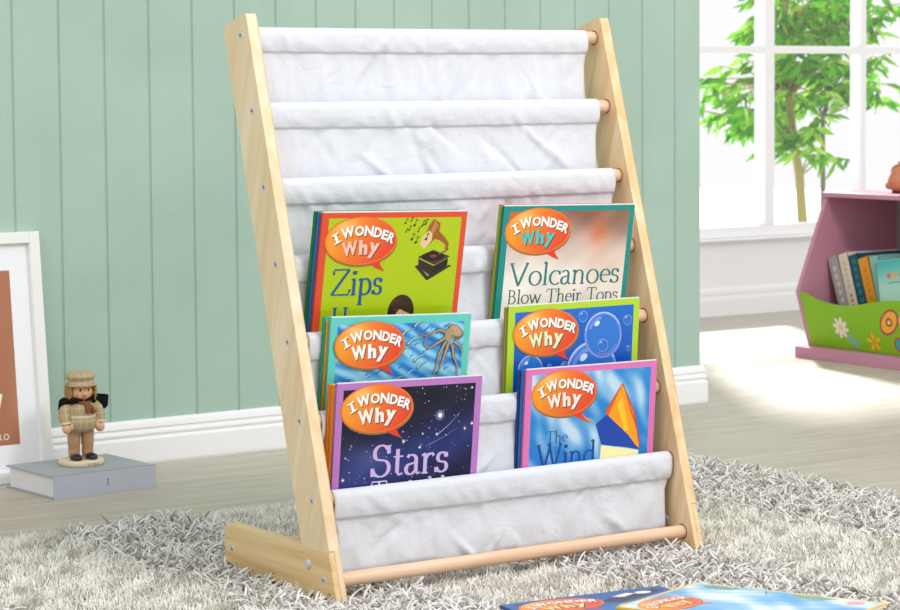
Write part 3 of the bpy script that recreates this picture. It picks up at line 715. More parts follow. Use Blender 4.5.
# two books lying on the rug
def art_penguin(A):
    A.rect(0,0,1,H1,(30,96,164)); A.grid(0.03,0.03,0.97,H1-.03,20,20,lambda U,V_: lerp((24,84,160),(60,150,206),np.clip(V_*1.4+.12*np.sin(U*20+V_*31),0,1)))
    A.poly([(.50,.20),(.66,.10),(.92,.05),(.96,.10),(.80,.18),(.60,.26)],(38,52,76)); A.poly([(.62,.12),(.74,.07),(.78,.10),(.68,.15)],(232,238,244)); A.ell(.83,.10,.05,.03,(236,240,246)); A.poly([(.55,.30),(.80,.24),(.97,.30),(.97,.5),(.6,.5)],(214,186,150))
    bubble(A, .28, .165, (244,222,150))
def art_sky(A):
    A.rect(0,0,1,H1,(240,214,104))
    def g(U, V_):
        wv = np.sin(U*9+V_*6)+np.sin(U*5-V_*12+2)*.8+np.sin(U*23+V_*19+2*np.sin(V_*9))*.6+np.sin(U*41-V_*29)*.3; t = np.clip(.5+wv*.34,0,1); return lerp((92,172,232),(228,240,248),t)
    A.grid(.022,.022,.978,H1-.022,60,60,g)
    A.poly([(.90,.08),(.96,.12),(.94,.30),(.86,.26),(.84,.14)],(104,150,130)); A.poly([(.88,.62),(.95,.60),(.95,.86),(.86,.80),(.84,.70)],(140,170,130)); A.ell(.88,.98,.06,.05,(240,170,170)); A.stroke([(.95,.44),(.88,.47),(.80,.50)],.012,(120,100,80),taper=True)
    A.poly([(.40,.06),(.52,.10),(.50,.30),(.36,.30)],(244,180,150))
    bubble(A, .27, .18, (246,226,170))
def lying(e, TL, ux, z, h_):
    """front cover up; TL top-left corner, ux direction of the top edge (towards top-right)"""
    ux = Vector(ux).normalized(); n_ = Vector((0,0,1)); down = ux.cross(n_)*1.0   # page-down direction
    down.normalize(); n_ = down.cross(ux)
    R3 = Matrix((ux, -n_, -down)).transposed()   # local x, y(back), z(up on page)
    Rm = R3.to_4x4(); e.matrix_world = Matrix.Translation(Vector(TL)-(Rm @ Vector((0,0,h_)))) @ Rm
e1 = book('paperback_book', BW, BH, BT, (30,96,164), (26,76,140), 'blue paperback with a whale lying face up on the rug, half under the yellow-edged book', art_penguin, 'paperbacks lying on the rug')
lying(e1, (0.0950,-0.5285,0.0340), (0.993,-0.115,0.0), 0.034, BH)
e2 = book('paperback_book', BW, BH, BT, (240,208,74), (220,180,60), 'yellow-edged paperback with a sky cover lying face up over the blue one on the rug', art_sky, 'paperbacks lying on the rug')
lying(e2, (0.1745,-0.6520,0.0435), (0.2058,0.0977,-0.0125), 0.04, BH)

# ------------------------------------------------------------------ shag rug
rug = empty('shag_rug', (0.3, -0.3, 0), label='grey and cream shag rug with bands of thick strands lying under the bookrack', cat='rug')
X0, X1, Y0, Y1 = -1.1, 1.10, -1.5, 0.335
M['backing'] = mat('rug_backing', (170,166,156), 0.95)
b = MB(); b.box((X0, Y0, 0), (X1, Y1, 0.007)); o = b.build('rug_backing', M['backing'], rug); o.matrix_parent_inverse = Matrix.Translation(-Vector(rug.location))
BANDS = [(-0.62,-0.36), (-0.085,0.12), (0.345,0.575), (0.855,1.12)]
def band(x, y):
    wob = 0.012*np.sin(y*19)+0.008*np.sin(y*47+1)
    o = np.zeros(x.shape, bool)
    for a, c in BANDS: o |= (x+wob > a) & (x+wob < c)
    return o
def pile(name, roots, length, radius, segs, sides, flat, cols, lay, seed, curl):
    r = np.random.default_rng(seed); n_ = len(roots)
    az = r.uniform(0, 2*PI, n_)
    if lay[2] == 'field':   # clumps that lean together
        x_, y_ = roots[:, 0], roots[:, 1]
        az = 3.0*np.sin(x_*41+2*np.sin(y_*33))+3.0*np.sin(y_*52+2*np.sin(x_*27))+r.normal(0, 0.7, n_)
    el = np.radians(r.uniform(lay[0], lay[1], n_)); ln_ = length*r.uniform(0.75, 1.2, n_); caz = r.normal(0, curl, n_); cel = r.uniform(-1.4, -0.2, n_)
    P = np.zeros((n_, segs+1, 3)); P[:, 0] = roots
    for i in range(segs):
        t = i/segs; a = az+caz*t; e = el+cel*t*np.abs(curl)
        P[:, i+1] = P[:, i]+(ln_/segs)[:, None]*np.c_[np.cos(a)*np.cos(e), np.sin(a)*np.cos(e), np.sin(e)]
    P[:, 1:, 2] = np.maximum(P[:, 1:, 2], 0.010)
    D = np.gradient(P, axis=1); D /= np.linalg.norm(D, axis=2, keepdims=True)+1e-9
    up_ = np.array([0, 0, 1.0]); A_ = np.cross(D, up_); A_ /= np.linalg.norm(A_, axis=2, keepdims=True)+1e-6; B_ = np.cross(A_, D)
    rr = radius*r.uniform(.8, 1.2, n_)[:, None]*np.linspace(1, 0.45, segs+1)[None, :]
    if flat:
        V = np.stack([P+A_*rr[..., None], P-A_*rr[..., None]], axis=2); s_ = 2
    else:
        V = np.stack([P+(A_*math.cos(2*PI*j/sides)+B_*math.sin(2*PI*j/sides))*rr[..., None] for j in range(sides)], axis=2); s_ = sides
    V = V.reshape(-1, 3); base = (np.arange(n_)*(segs+1)*s_)[:, None, None]
    fs = []
    js = range(1) if flat else range(sides)
    for i in range(segs):
        for j in js: fs.append([i*s_+j, i*s_+(j+1) % s_, (i+1)*s_+(j+1) % s_, (i+1)*s_+j])
    if not flat:
        fs.append([segs*s_+j for j in range(sides)] if sides == 4 else None)
        fs = [f for f in fs if f]
    Fq = (base+np.array(fs)[None]).reshape(-1, 4)
    me = bpy.data.meshes.new(name); me.vertices.add(len(V)); me.vertices.foreach_set('co', V.astype(np.float32).ravel())
    me.loops.add(Fq.size); me.loops.foreach_set('vertex_index', Fq.astype(np.int32).ravel())
    me.polygons.add(len(Fq)); me.polygons.foreach_set('loop_start', np.arange(0, Fq.size, 4, dtype=np.int32))
    me.polygons.foreach_set('use_smooth', np.ones(len(Fq), bool)); me.update(calc_edges=True)
    at = me.color_attributes.new('Col', 'FLOAT_COLOR', 'POINT')
    ci = r.integers(0, len(cols), n_); cc = lin(np.array(cols)[ci]); per = (segs+1)*s_
    at.data.foreach_set('color', np.c_[np.repeat(cc, per, axis=0), np.ones(n_*per)].astype(np.float32).ravel())
    o = put(name, me, M['yarn'], rug); o.matrix_parent_inverse = Matrix.Translation(-Vector(rug.location)); o['kind'] = 'stuff'
    return o
M['yarn'] = attr_mat('rug_yarn', 0.75, 0.2)
def jitter_grid(x0, x1, y0, y1, st, seed):
    r = np.random.default_rng(seed); gx_, gy_ = np.meshgrid(np.arange(x0, x1, st), np.arange(y0, y1, st), indexing='ij')
    return gx_.ravel()+r.uniform(-.5, .5, gx_.size)*st, gy_.ravel()+r.uniform(-.5, .5, gx_.size)*st
def keep(x, y):
    """outside the footprints of the boards and of the books lying on the pile"""
    k_ = np.ones(x.shape, bool)
    for x0 in (0.0, W-T): k_ &= ~((x > x0-0.004) & (x < x0+T+0.004) & (y > -0.314) & (y < -0.018))
    k_ &= ~((np.abs(y+0.2800) < 0.012) & (x > 0) & (x < W))
    for x0 in (0.0, W-T): k_ &= ~((x > x0-0.015) & (x < x0+T+0.015) & (y > -0.335) & (y < -0.30))
    k_ &= ~((x > -0.02) & (x < 0.0) & (y > -0.33) & (y < -0.05) & (rng.random(x.shape) < 0.45))
    return k_
x, y = jitter_grid(-0.66, X1-0.004, -0.98, Y1-0.004, 0.0074, 1)
q = band(x, y) & keep(x, y); x, y = x[q], y[q]
pile('thick_strands', np.c_[x, y, np.full(len(x), 0.006)], 0.0255, 0.0025, 4, 4, False, [(238,236,233),(220,216,211),(200,195,188),(176,170,161),(243,241,239),(226,223,218)], (15, 70, None, 0), 2, 1.0)
x, y = jitter_grid(-0.40, X1-0.004, -0.98, Y1-0.004, 0.0034, 3)
q = ~band(x, y) & keep(x, y); x, y = x[q], y[q]
pile('fine_pile', np.c_[x, y, np.full(len(x), 0.006)], 0.0140, 0.0009, 3, 3, True, [(242,240,233),(234,230,220),(224,219,206),(245,244,240)], (28, 80, 'field', 0), 4, 0.9)

# ------------------------------------------------------------------ picture leaning on the wall
fr = empty('picture_frame', (-0.0230, 0.8395, 0.0005), label='white framed orange abstract poster on the floor leaning against the green wall', cat='picture')
fr.rotation_euler = (-math.atan2(0.046, 0.416), 0, 0)
M['framew'] = mat('white_frame_lacquer', (240,240,238), 0.4, 0.4); M['mat_board'] = mat('mat_board', (244,246,250), 0.8)
FH, FW, bar, dp = 0.4195, 0.1670, 0.0190, 0.020    # half width FW about the empty
b = MB()
b.prism([(-FW,0),(FW,0),(FW,FH),(-FW,FH)], 0, 0, 'Y') if False else None
for (a, c) in (((-FW,0,0),(-FW+bar,dp,FH)), ((FW-bar,0,0),(FW,dp,FH)), ((-FW+bar,0,0),(FW-bar,dp,bar)), ((-FW+bar,0,FH-bar),(FW-bar,dp,FH))): b.box(a, c)
b.build('frame', M['framew'], fr, bevel=0.0008)
b = MB(); b.box((-FW+bar-0.002,0.010,bar-0.002),(FW-bar+0.002,0.013,FH-bar+0.002)); b.build('mat_board', M['mat_board'], fr)
b = MB(); A = Art(b, 1.0, lambda u, v, d: (u, 0.0099-d, v))
px1, pz0, pz1 = 0.1125, 0.0640, 0.3560
def orange(U, V_):
    t = np.clip(.5+.5*np.sin(U*38+V_*6+1.5*np.sin(V_*14)), 0, 1); return lerp((178,120,92),(206,158,128),t**2)
A.grid(-px1, pz0, px1, pz1, 40, 40, orange)
A.poly([(-0.02,0.125),(0.086,0.155),(0.060,0.118),(0.02,0.10)], (246,238,230)) if False else None
A.stroke([(0.060,0.105),(0.075,0.120),(0.083,0.150)], 0.007, (246,240,234))
for ch, x_ in (('R', 0.0765), ('O', 0.0885)):
    v_, f_, asp = glyph(ch, 0.0)
    A.tri([(x_+(a-.5)*0.0095, 0.0725+c*0.0105) for a, c in v_], f_, (250,244,238))
b.build('poster_print', M['print'], fr)

# ------------------------------------------------------------------ grey hardback on the floor
hb = empty('hardback_book', (0.0567, 0.6530, 0.0), (0, 0, math.atan2(0.0147, 0.1873)), 'thick grey-lilac hardback book lying on the floor under the wooden doll', 'book')
HW, HL, HT = 0.190, 0.160, 0.0370      # spine length, width, thickness
M['hbc'] = mat('grey_cloth_cover', (166,173,178), 0.6, 0.3); M['hbs'] = mat('lilac_spine', (190,195,208), 0.5, 0.3)
b = MB(); b.box((0, 0, 0), (HW, HL, 0.0024), 0); b.box((0, 0, HT-0.0024), (HW, HL, HT), 0); b.box((0, -0.0006, 0), (HW, 0.0020, HT), 1)
A = Art(b, 1.0, lambda u, v, d: (u, -0.0006-d+0.0003, v)); 
for i in range(4): A.rect(0.098, 0.0130+i*0.0030, 0.1005, 0.0150+i*0.0030, (90,94,104))
o = b.build('cover', [M['hbc'], M['hbs']], hb)
for p_ in list(o.data.polygons)[-4:]: p_.material_index = 2
M['ink'] = mat('grey_ink', (92,96,106), 0.6); o.data.materials.append(M['ink'])
b = MB(); b.box((0.0045, 0.002, 0.0024), (HW-0.0045, HL-0.006, HT-0.0024)); b.build('page_block', M['pages'], hb)

# ------------------------------------------------------------------ wooden doll on the hardback
doll = empty('wooden_doll', (0.1490, 0.7450, 0.0371), (0, 0, math.radians(-4)), 'small wooden doll in checked brown suit and flat cap standing on the grey book', 'figurine')
def tweed(name, base, line):
    m = mat(name, base, 0.5, 0.35); n = N(m); tc = n.new('ShaderNodeTexCoord'); sep = n.new('ShaderNodeSeparateXYZ'); n.ln(tc.outputs['Object'], sep.inputs[0])
    outs = []
    for ax, fq in (('X', 95), ('Z', 95)):
        mu = n.new('ShaderNodeMath', operation='MULTIPLY'); n.ln(sep.outputs[ax], mu.inputs[0]); mu.inputs[1].default_value = fq
        fr_ = n.new('ShaderNodeMath', operation='FRACT'); n.ln(mu.outputs[0], fr_.inputs[0]); lt = n.new('ShaderNodeMath', operation='LESS_THAN'); n.ln(fr_.outputs[0], lt.inputs[0]); lt.inputs[1].default_value = 0.14; outs.append(lt.outputs[0])
    mx = n.new('ShaderNodeMath', operation='MAXIMUM'); n.ln(outs[0], mx.inputs[0]); n.ln(outs[1], mx.inputs[1])
    mc = n.new('ShaderNodeMix', data_type='RGBA'); mc.inputs[6].default_value = L4(base); mc.inputs[7].default_value = L4(line); n.ln(mx.outputs[0], mc.inputs[0]); n.ln(mc.outputs[2], n.b.inputs['Base Color'])
    return m
M['tweed'] = tweed('checked_suit', (178,156,120), (196,178,144))
M['skin'] = mat('light_wood_skin', (226,178,138), 0.5); M['dollbase'] = wood('doll_base_wood', [(222,204,168),(232,216,184),(238,226,198)])
M['trouser'] = mat('tan_paint', (190,152,112), 0.5); M['shoe'] = mat('black_gloss', (22,24,32), 0.2, 0.6); M['felt'] = mat('black_felt', (26,26,30), 0.95, 0.1)
M['hair'] = mat('brown_hair', (168,130,78), 0.9, 0.1); M['scarf'] = mat('brown_felt', (134,88,58), 0.9, 0.1); M['belt'] = mat('cream_stripe', (222,212,184), 0.6)
b = MB(); b.lathe([(0.0001,0),(0.0355,0),(0.0372,0.002),(0.0372,0.0075),(0.0355,0.0092),(0.0001,0.0092)], n=40); base_ = b.build('base', M['dollbase'], doll)
b = MB()
for i, ch in enumerate('COLL'):
    v_, f_, asp = glyph(ch, 0.02); a0 = -PI/2-0.02+i*0.16
    b.add([(0.0374*math.cos(a0+(a-.5)*0.11), 0.0374*math.sin(a0+(a-.5)*0.11), 0.0025+c*0.0042) for a, c in v_], f_)
b.build('base_lettering', M['ink'], base_)
for s in (-1, 1):
    b = MB(); b.lathe([(0.0001,0.010),(0.0088,0.012),(0.0098,0.022),(0.0094,0.030),(0.0102,0.031),(0.0110,0.050),(0.0105,0.062)], (s*0.0118,0.002,0), 20); b.build('leg', M['trouser'], doll)
    b = MB(); b.ball((s*0.0135,-0.011,0.0135), 0.0105, 18, squash=(0.95,1.45,0.62)); b.build('shoe', M['shoe'], doll)
    b = MB(); b.tube([(s*0.0220,0.000,0.100),(s*0.0275,-0.002,0.092),(s*0.0305,-0.006,0.080),(s*0.0295,-0.010,0.070)], [0.0085,0.0102,0.0100,0.0085], 16); a_ = b.build('arm', M['tweed'], doll)
    b = MB(); b.tube([(s*0.0296,-0.0098,0.0725),(s*0.0295,-0.0104,0.0695)], 0.0090, 16); b.build('cuff', M['belt'], a_)
    b = MB(); b.ball((s*0.0290,-0.0118,0.0625), 0.0078, 16, squash=(1,1,1.15)); b.ball((s*0.0225,-0.0175,0.0655), 0.0036, 12, squash=(1,1,1.6)); b.build('hand', M['skin'], doll)
b = MB(); b.lathe([(0.0001,0.054),(0.012,0.0545),(0.0205,0.057),(0.0258,0.063),(0.0272,0.070),(0.0262,0.0775),(0.0238,0.080),(0.0246,0.083),(0.0240,0.093),(0.0215,0.101),(0.0150,0.1065),(0.0001,0.108)], n=36); bd = b.build('coat', M['tweed'], doll)
b = MB(); b.lathe([(0.0243,0.0785),(0.0252,0.0795),(0.0252,0.0820),(0.0247,0.0832)], n=36); b.build('belt', M['belt'], bd)
_k0 = set(C.objects)
b = MB(); b.ball((0,-0.001,0.1200), 0.0188, 24, squash=(1,0.96,0.98)); b.ball((0,-0.0195,0.1185), 0.0040, 12); hd = b.build('head', M['skin'], doll)
M['blush'] = mat('rosy_cheek', (228,120,104), 0.6)
b = MB()
for s in (-1, 1):
    b.ball((s*0.0062,-0.0172,0.1235), 0.0019, 10, 0, squash=(1,0.5,1.3)); b.ball((s*0.0100,-0.0148,0.1165), 0.0028, 10, 1, squash=(1,0.5,1))
b.ball((0,-0.0182,0.1125), 0.0026, 10, 1, squash=(1.5,0.5,0.5))
b.build('face_paint', [M['shoe'], M['blush']], hd)
b = MB(); r = random.Random(3)
for i in range(170):
    a = r.uniform(-0.2*PI, 1.2*PI); z = 0.112+r.uniform(0,0.018); p0 = Vector((0.0198*math.cos(a), 0.0180*math.sin(a)-0.002, z+0.004))
    b.tube([p0, p0+Vector((0.0030*math.cos(a)+r.uniform(-.001,.001), 0.003*math.sin(a), -0.004)), p0+Vector((0.0016*math.cos(a), 0.0016*math.sin(a)+r.uniform(-.002,.002), -0.011))], [0.0016,0.0018,0.0006], 5)
b.build('hair', M['hair'], doll)
b = MB(); b.lathe([(0.0190,0.1300),(0.0215,0.1305),(0.0220,0.1325),(0.0200,0.1340),(0.0196,0.1385),(0.0222,0.1405),(0.0228,0.1440),(0.0215,0.1478),(0.0150,0.1502),(0.0001,0.1508)], n=36, sy=0.98)
b.lathe([(0.0001,0.1292),(0.0225,0.1292),(0.0240,0.1305),(0.0225,0.1318),(0.0100,0.1330)], (0,-0.0035,0), n=32)
b.build('flat_cap', M['tweed'], doll)
for o in set(C.objects)-_k0:      # head, hair and cap a little larger about the neck
    if o.type == 'MESH': o.data.transform(Matrix.Translation((0,0,0.1045)) @ Matrix.Scale(1.09, 4) @ Matrix.Translation((0,0,-0.1045)))
b = MB()
b.tube([(-0.003,-0.0190,0.1075),(-0.014,-0.0150,0.1090),(-0.026,-0.0040,0.1070),(-0.0325,0.0030,0.1010),(-0.0350,0.0040,0.0920)], [0.0028,0.0048,0.0058,0.0055,0.0030], 12)
b.tube([(0.003,-0.0190,0.1075),(0.013,-0.0140,0.1095),(0.022,-0.0040,0.1100),(0.030,0.0080,0.1080)], [0.0028,0.0045,0.0052,0.0060], 12)
b.tube([(-0.030,0.0050,0.1050),(-0.015,0.0190,0.1060),(0.0,0.0230,0.1060),(0.018,0.0200,0.1060),(0.032,0.0120,0.1050)], [0.006,0.007,0.007,0.007,0.007], 12)
b.prism(rounded([(0.010,0.1100),(0.034,0.1145),(0.0530,0.1120),(0.0515,0.0925),(0.0445,0.0875),(0.0280,0.0950),(0.0140,0.1000)], 0.003, (1,2,3,4)), 0.008, 0.013, 'Y')
b.build('cape', M['felt'], doll)
b = MB(); b.tube([(-0.010,-0.0170,0.1060),(0,-0.0205,0.1035),(0.010,-0.0170,0.1060)], 0.0032, 8); b.tube([(0.001,-0.0220,0.1030),(0.003,-0.0250,0.096),(0.004,-0.0262,0.0880)], [0.003,0.0045,0.0042], 8); b.tube([(0.003,-0.0220,0.1030),(0.010,-0.0245,0.096),(0.0145,-0.0250,0.0880)], [0.003,0.004,0.0040], 8)
b.build('scarf', M['scarf'], doll)

# ------------------------------------------------------------------ pink storage unit by the window
unit = empty('toy_storage_unit', (2.53, 1.1, 0.0), label='mauve storage unit with a bright green flower-painted bin front standing right of the rug', cat='storage unit')
def un(o):
    o.matrix_parent_inverse = Matrix.Translation(-Vector(unit.location)); return o
M['mauve'] = mat('mauve_paint', (200,140,162), 0.45, 0.35); M['grn'] = attr_mat('green_bin_paint', 0.4, 0.35)
UY0, UY1, BX = 0.72, 1.434, 2.690
sp = [(2.452,0.3845),(2.3605,0.1625),(2.3600,0.1560),(2.400,0.0275),(BX,0.0275),(BX,0.3845)]
for ya in (UY1-0.012, UY0): b = MB(); b.prism(sp, ya, ya+0.012, 'Y'); un(b.build('side_panel', M['mauve'], unit, bevel=0.001))
b = MB(); b.box((2.446,UY0-0.008,0.3845),(BX+0.01,UY1+0.001,0.3965)); un(b.build('top_panel', M['mauve'], unit, bevel=0.0015))
b = MB(); b.box((2.360,UY0-0.008,0.0),(BX+0.002,UY1+0.003,0.0270)); un(b.build('plinth', M['mauve'], unit, bevel=0.001))
M['ubk'] = mat('grey_back_board', (176,166,160), 0.6)
b = MB(); b.box((BX-0.008,UY0+0.0125,0.0275),(BX-0.001,UY1-0.0125,0.384)); un(b.build('back_panel', M['ubk'], unit))
b = MB(); b.box((2.402,UY0+0.0125,0.028),(BX-0.0085,UY1-0.0125,0.036)); un(b.build('bottom_shelf', M['mauve'], unit))
# green front: slanting board with a wavy top edge
b = MB()
ctrl = [(1.4215,0.1600),(1.40,0.1530),(1.357,0.1395),(1.30,0.1340),(1.2555,0.1360),(1.21,0.1440),(1.17,0.1510),(1.124,0.1580),(1.077,0.1600)]
ctrl = ctrl + [(2*1.077-a, c) for a, c in ctrl[-2::-1]]
ys = np.linspace(UY0+0.0125, 1.4215, 60); tz = np.interp(ys, [q[0] for q in ctrl][::-1], [q[1] for q in ctrl][::-1])
def fx(z): return 2.3990+(2.3612-2.3990)*(z-0.028)/(0.160-0.028)
gcol = lin((136,192,22)); edgec = lin((150,204,40))
vs = []
for y_, z_ in zip(ys, tz):
    vs += [(fx(0.028), y_, 0.028), (fx(z_), y_, z_), (fx(z_)+0.009, y_, z_), (fx(0.028)+0.009, y_, 0.028)]
k_ = len(ys)
b.add(vs, [(4*i+j, 4*(i+1)+j, 4*(i+1)+(j+1) % 4, 4*i+(j+1) % 4) for i in range(k_-1) for j in range(4)], 0, False, gcol)
nsl = Vector((-(0.160-0.028), 0, -(2.3990-2.3612))).normalized()
def onf(u, v, d):
    u -= 0.027; v -= 0.018; p0 = Vector((fx(v), u, v)) + nsl*d; return tuple(p0)
A = Art(b, 1.0, onf)
def flower(A, y_, z_, r_, petals, c1, c2):
    A.up()
    for i in range(petals):
        a = 2*PI*i/petals+.2; A.ell(y_+r_*.62*math.cos(a), z_+r_*.62*math.sin(a), r_*.40, r_*.20, c1, a, 12, False)
    A.ell(y_, z_, r_*.30, r_*.30, c2)
flower(A, 1.330, 0.098, 0.026, 8, (240,228,226), (236,206,110)); 
A.ell(1.292,0.066,0.020,0.010,(120,190,150),.7); A.ell(1.303,0.073,0.014,0.008,(120,190,150),-.9)
flower(A, 1.225, 0.072, 0.024, 5, (246,186,36), (232,150,30))
yb, zb = 1.115, 0.085
onf0 = A.place; A.place = lambda u, v, d: onf0(u+0.004, v, d)
for s_, (yy, zz, r1, r2, rot) in enumerate(((1.158,0.124,0.040,0.024,-0.75),(1.060,0.124,0.040,0.024,0.75))):
    A.ell(yy,zz,r1,r2,(176,60,90),rot); A.ell(yy,zz,r1*.84,r2*.80,(244,180,40),rot); A.ell(yy,zz,r1*.30,r2*.42,(176,60,90),rot); A.ell(yy,zz,r1*.14,r2*.2,(250,220,120),rot)
A.ell(1.135,0.072,0.020,0.018,(176,60,90)); A.ell(1.135,0.072,0.015,0.014,(60,170,190)); A.ell(1.097,0.072,0.020,0.018,(176,60,90)); A.ell(1.097,0.072,0.015,0.014,(60,170,190))
A.ell(yb,zb+.01,0.030,0.008,(240,200,80),PI/2); A.ell(yb,zb+.045,0.010,0.011,(244,210,90))
A.place = onf0
for yy in (0.98, 0.86): flower(A, yy, 0.085, 0.024, 8, (240,228,226), (236,206,110))
un(b.build('bin_front', M['grn'], unit))

# books standing in the bin (spines to the room)
UG = 'books standing in the bin of the mauve unit'
def standing(y_top, y_bot, z_top, th, dep, cov, title, label, x_=2.450, marks=None):
    z0 = 0.0365; h_ = math.hypot(z_top-z0, y_top-y_bot); ang = math.atan2(y_top-y_bot, z_top-z0)
    e = empty('storybook', (x_, y_bot, z0+0.0005), (-ang, 0, 0), label, 'book', UG)
    # local: spine at x=0 plane facing -x, thickness along -y, height z
    b = MB(); cc = lin(cov); b.box((0, -th, 0.0015), (0.0015, 0, h_), 0, cc); b.box((0, -0.0012, 0.0015), (dep, 0, h_), 0, cc); b.box((0, -th, 0.0015), (dep, -th+0.0012, h_), 0, cc)
    A = Art(b, 1.0, lambda u, v, d: (-d+0.0003, -th/2-u, v))
    if marks:
        r = random.Random(int(z_top*1e4))
        for (col, z_a, z_b, wd, k) in marks:
            for i in range(k):
                zz = z_a+(z_b-z_a)*(i+.5)/k*1.0; hh = abs(z_b-z_a)/k*.62; A.rect(-wd*r.uniform(.4,.7), zz-hh/2, wd*r.uniform(.4,.7), zz+hh/2, tuple(0.65*np.array(col)+0.35*np.array(cov)))
    b.build('cover', M['print'], e)
    b = MB(); b.box((0.0016, -th+0.0013, 0.003), (dep-0.002, -0.0013, h_-0.003)); b.build('page_block', M['pages'], e)
HB = 0.0365
def yb_(yt, y_at_z, zt, z_): return y_at_z + (y_at_z-yt)*(z_-HB)/(zt-z_)
specs = [ # top far y, y at z 0.13, z top, thickness, colour
 (1.4210,1.3840,0.2345,0.0355,(176,170,168),'grey storybook with white spine lettering, leaning against the side panel of the mauve unit',[((236,232,230),0.05,0.19,0.009,7)]),
 (1.3850,1.3480,0.2440,0.0340,(226,212,194),'cream storybook with red spine lettering, next to the grey one in the bin',[((176,60,60),0.06,0.12,0.007,5),((200,120,110),0.13,0.2,0.004,5)]),
 (1.3490,1.3130,0.2440,0.0310,(16,78,104),'dark teal storybook with patterned spine, left of the orange one in the bin',[((60,140,120),0.04,0.21,0.012,9),((170,60,70),0.06,0.09,0.005,2)]),
 (1.3160,1.2810,0.2380,0.0350,(226,150,30),'orange storybook in the middle of the bin',[((200,110,30),0.07,0.19,0.006,7)]),
 (1.2790,1.2450,0.2440,0.0330,(130,186,178),'pale teal storybook with small red lettering, right of the orange one',[((200,80,80),0.05,0.07,0.006,3),((110,150,150),0.08,0.17,0.004,5),((220,120,90),0.185,0.2,0.006,1)]),
]
for (yt, yz, zt, th, col, lab, mk) in specs: standing(yt, yb_(yt, yz, zt, 0.13), zt, th, 0.17, col, '', lab, marks=mk)
# picture book with its cover to the room
e = empty('storybook', (2.440, 1.2160, 0.0370), (math.radians(-8), 0, 0), 'mint green picture book with its cover to the room, last of the bin row', 'book', UG)
b = MB(); b.box((0, -0.165, 0), (0.0012, 0, 0.204), 0, lin((130,204,188))); b.box((0.008, -0.165, 0), (0.0092, 0, 0.204), 0, lin((130,204,188))); b.box((0, -0.0012, 0), (0.0092, 0, 0.204), 0, lin((60,160,150)))
A = Art(b, 1.0, lambda u, v, d: (-d+0.0003, -u, v))
A.grid(0.002, 0.002, 0.163, 0.202, 10, 14, lambda U, V_: lerp((188,230,216),(70,180,176),np.clip((V_-.14)/.06,0,1)))
for i, c_ in enumerate(((230,120,110),(236,170,80),(120,190,120),(230,120,110))): A.ell(0.040+i*0.020, 0.166, 0.008, 0.007, c_)
A.rect(0.035, 0.148, 0.12, 0.151, (120,170,160))
b.build('cover', M['print'], e); b = MB(); b.box((0.0014, -0.164, 0.001), (0.0078, -0.0014, 0.202)); b.build('page_block', M['pages'], e)

# little figure on top of the unit
fg = empty('wooden_doll', (2.540, 1.268, 0.3966), (0, 0, math.radians(-60)), 'tiny orange-brown round-headed wooden figure standing on top of the mauve unit', 'figurine')
M['fig'] = mat('reddish_wood', (198,128,92), 0.5); M['fighair'] = mat('ginger_fur', (166,112,70), 0.9); M['figdark'] = mat('dark_base', (70,30,36), 0.5)
b = MB(); b.lathe([(0.0001,0),(0.018,0),(0.018,0.004),(0.0001,0.004)], n=24); b.build('base', M['figdark'], fg)
b = MB(); b.lathe([(0.0001,0.003),(0.018,0.005),(0.026,0.014),(0.0285,0.026),(0.026,0.036),(0.022,0.044),(0.019,0.050),(0.017,0.057),(0.012,0.063),(0.0001,0.066)], n=28); b.ball((-0.022,-0.010,0.018),0.010,12); b.ball((0.022,-0.010,0.018),0.010,12); b.build('body', M['fig'], fg)
b = MB(); b.ball((0,0.004,0.052),0.0215,18,squash=(1,.95,.85)); b.tube([(0,0,0.066),(-0.002,0,0.076)],[.003,.0015],8); b.build('hair', M['fighair'], fg)
b = MB(); b.ball((-0.007,-0.0185,0.046),0.0018,8); b.ball((0.007,-0.0185,0.046),0.0018,8); b.build('face_paint', M['shoe'], fg)

# ------------------------------------------------------------------ slender trees outside the window
M['leaf'] = attr_mat('leaf', 0.5, 0.3)
nb = N(M['leaf']); tb_ = nb.new('ShaderNodeBsdfTranslucent'); ms = nb.new('ShaderNodeMixShader'); ms.inputs[0].default_value = 0.55
out_ = [q for q in nb.n if q.type == 'OUTPUT_MATERIAL'][0]; vc = [q for q in nb.n if q.type == 'VERTEX_COLOR'][0]
nb.ln(vc.outputs['Color'], tb_.inputs['Color']); nb.ln(nb.b.outputs[0], ms.inputs[1]); nb.ln(tb_.outputs[0], ms.inputs[2]); nb.ln(ms.outputs[0], out_.inputs[0])
M['bark'] = mat('olive_bark', (150,140,78), 0.8); M['bark2'] = mat('brown_bark', (110,98,84), 0.8); M['pot'] = mat('terracotta', (170,110,80), 0.8)
def leaf(b, base, d, n_, ln_, wd, col):
    d = d.normalized(); s_ = d.cross(n_).normalized(); n_ = s_.cross(d)
    pts = [(0,0,0),(.2,.30,.01),(.45,.50,.0),(.75,.26,-.06),(1,0,-.16),(.75,-.26,-.06),(.45,-.50,0),(.2,-.30,.01)]
    vs = [base+d*(a*ln_)+s_*(c*wd)+n_*(e_*ln_) for a, c, e_ in pts]
    b.add(vs, [(0,1,7),(1,2,6,7),(2,3,5,6),(3,4,5)], 0, False, lin(col))
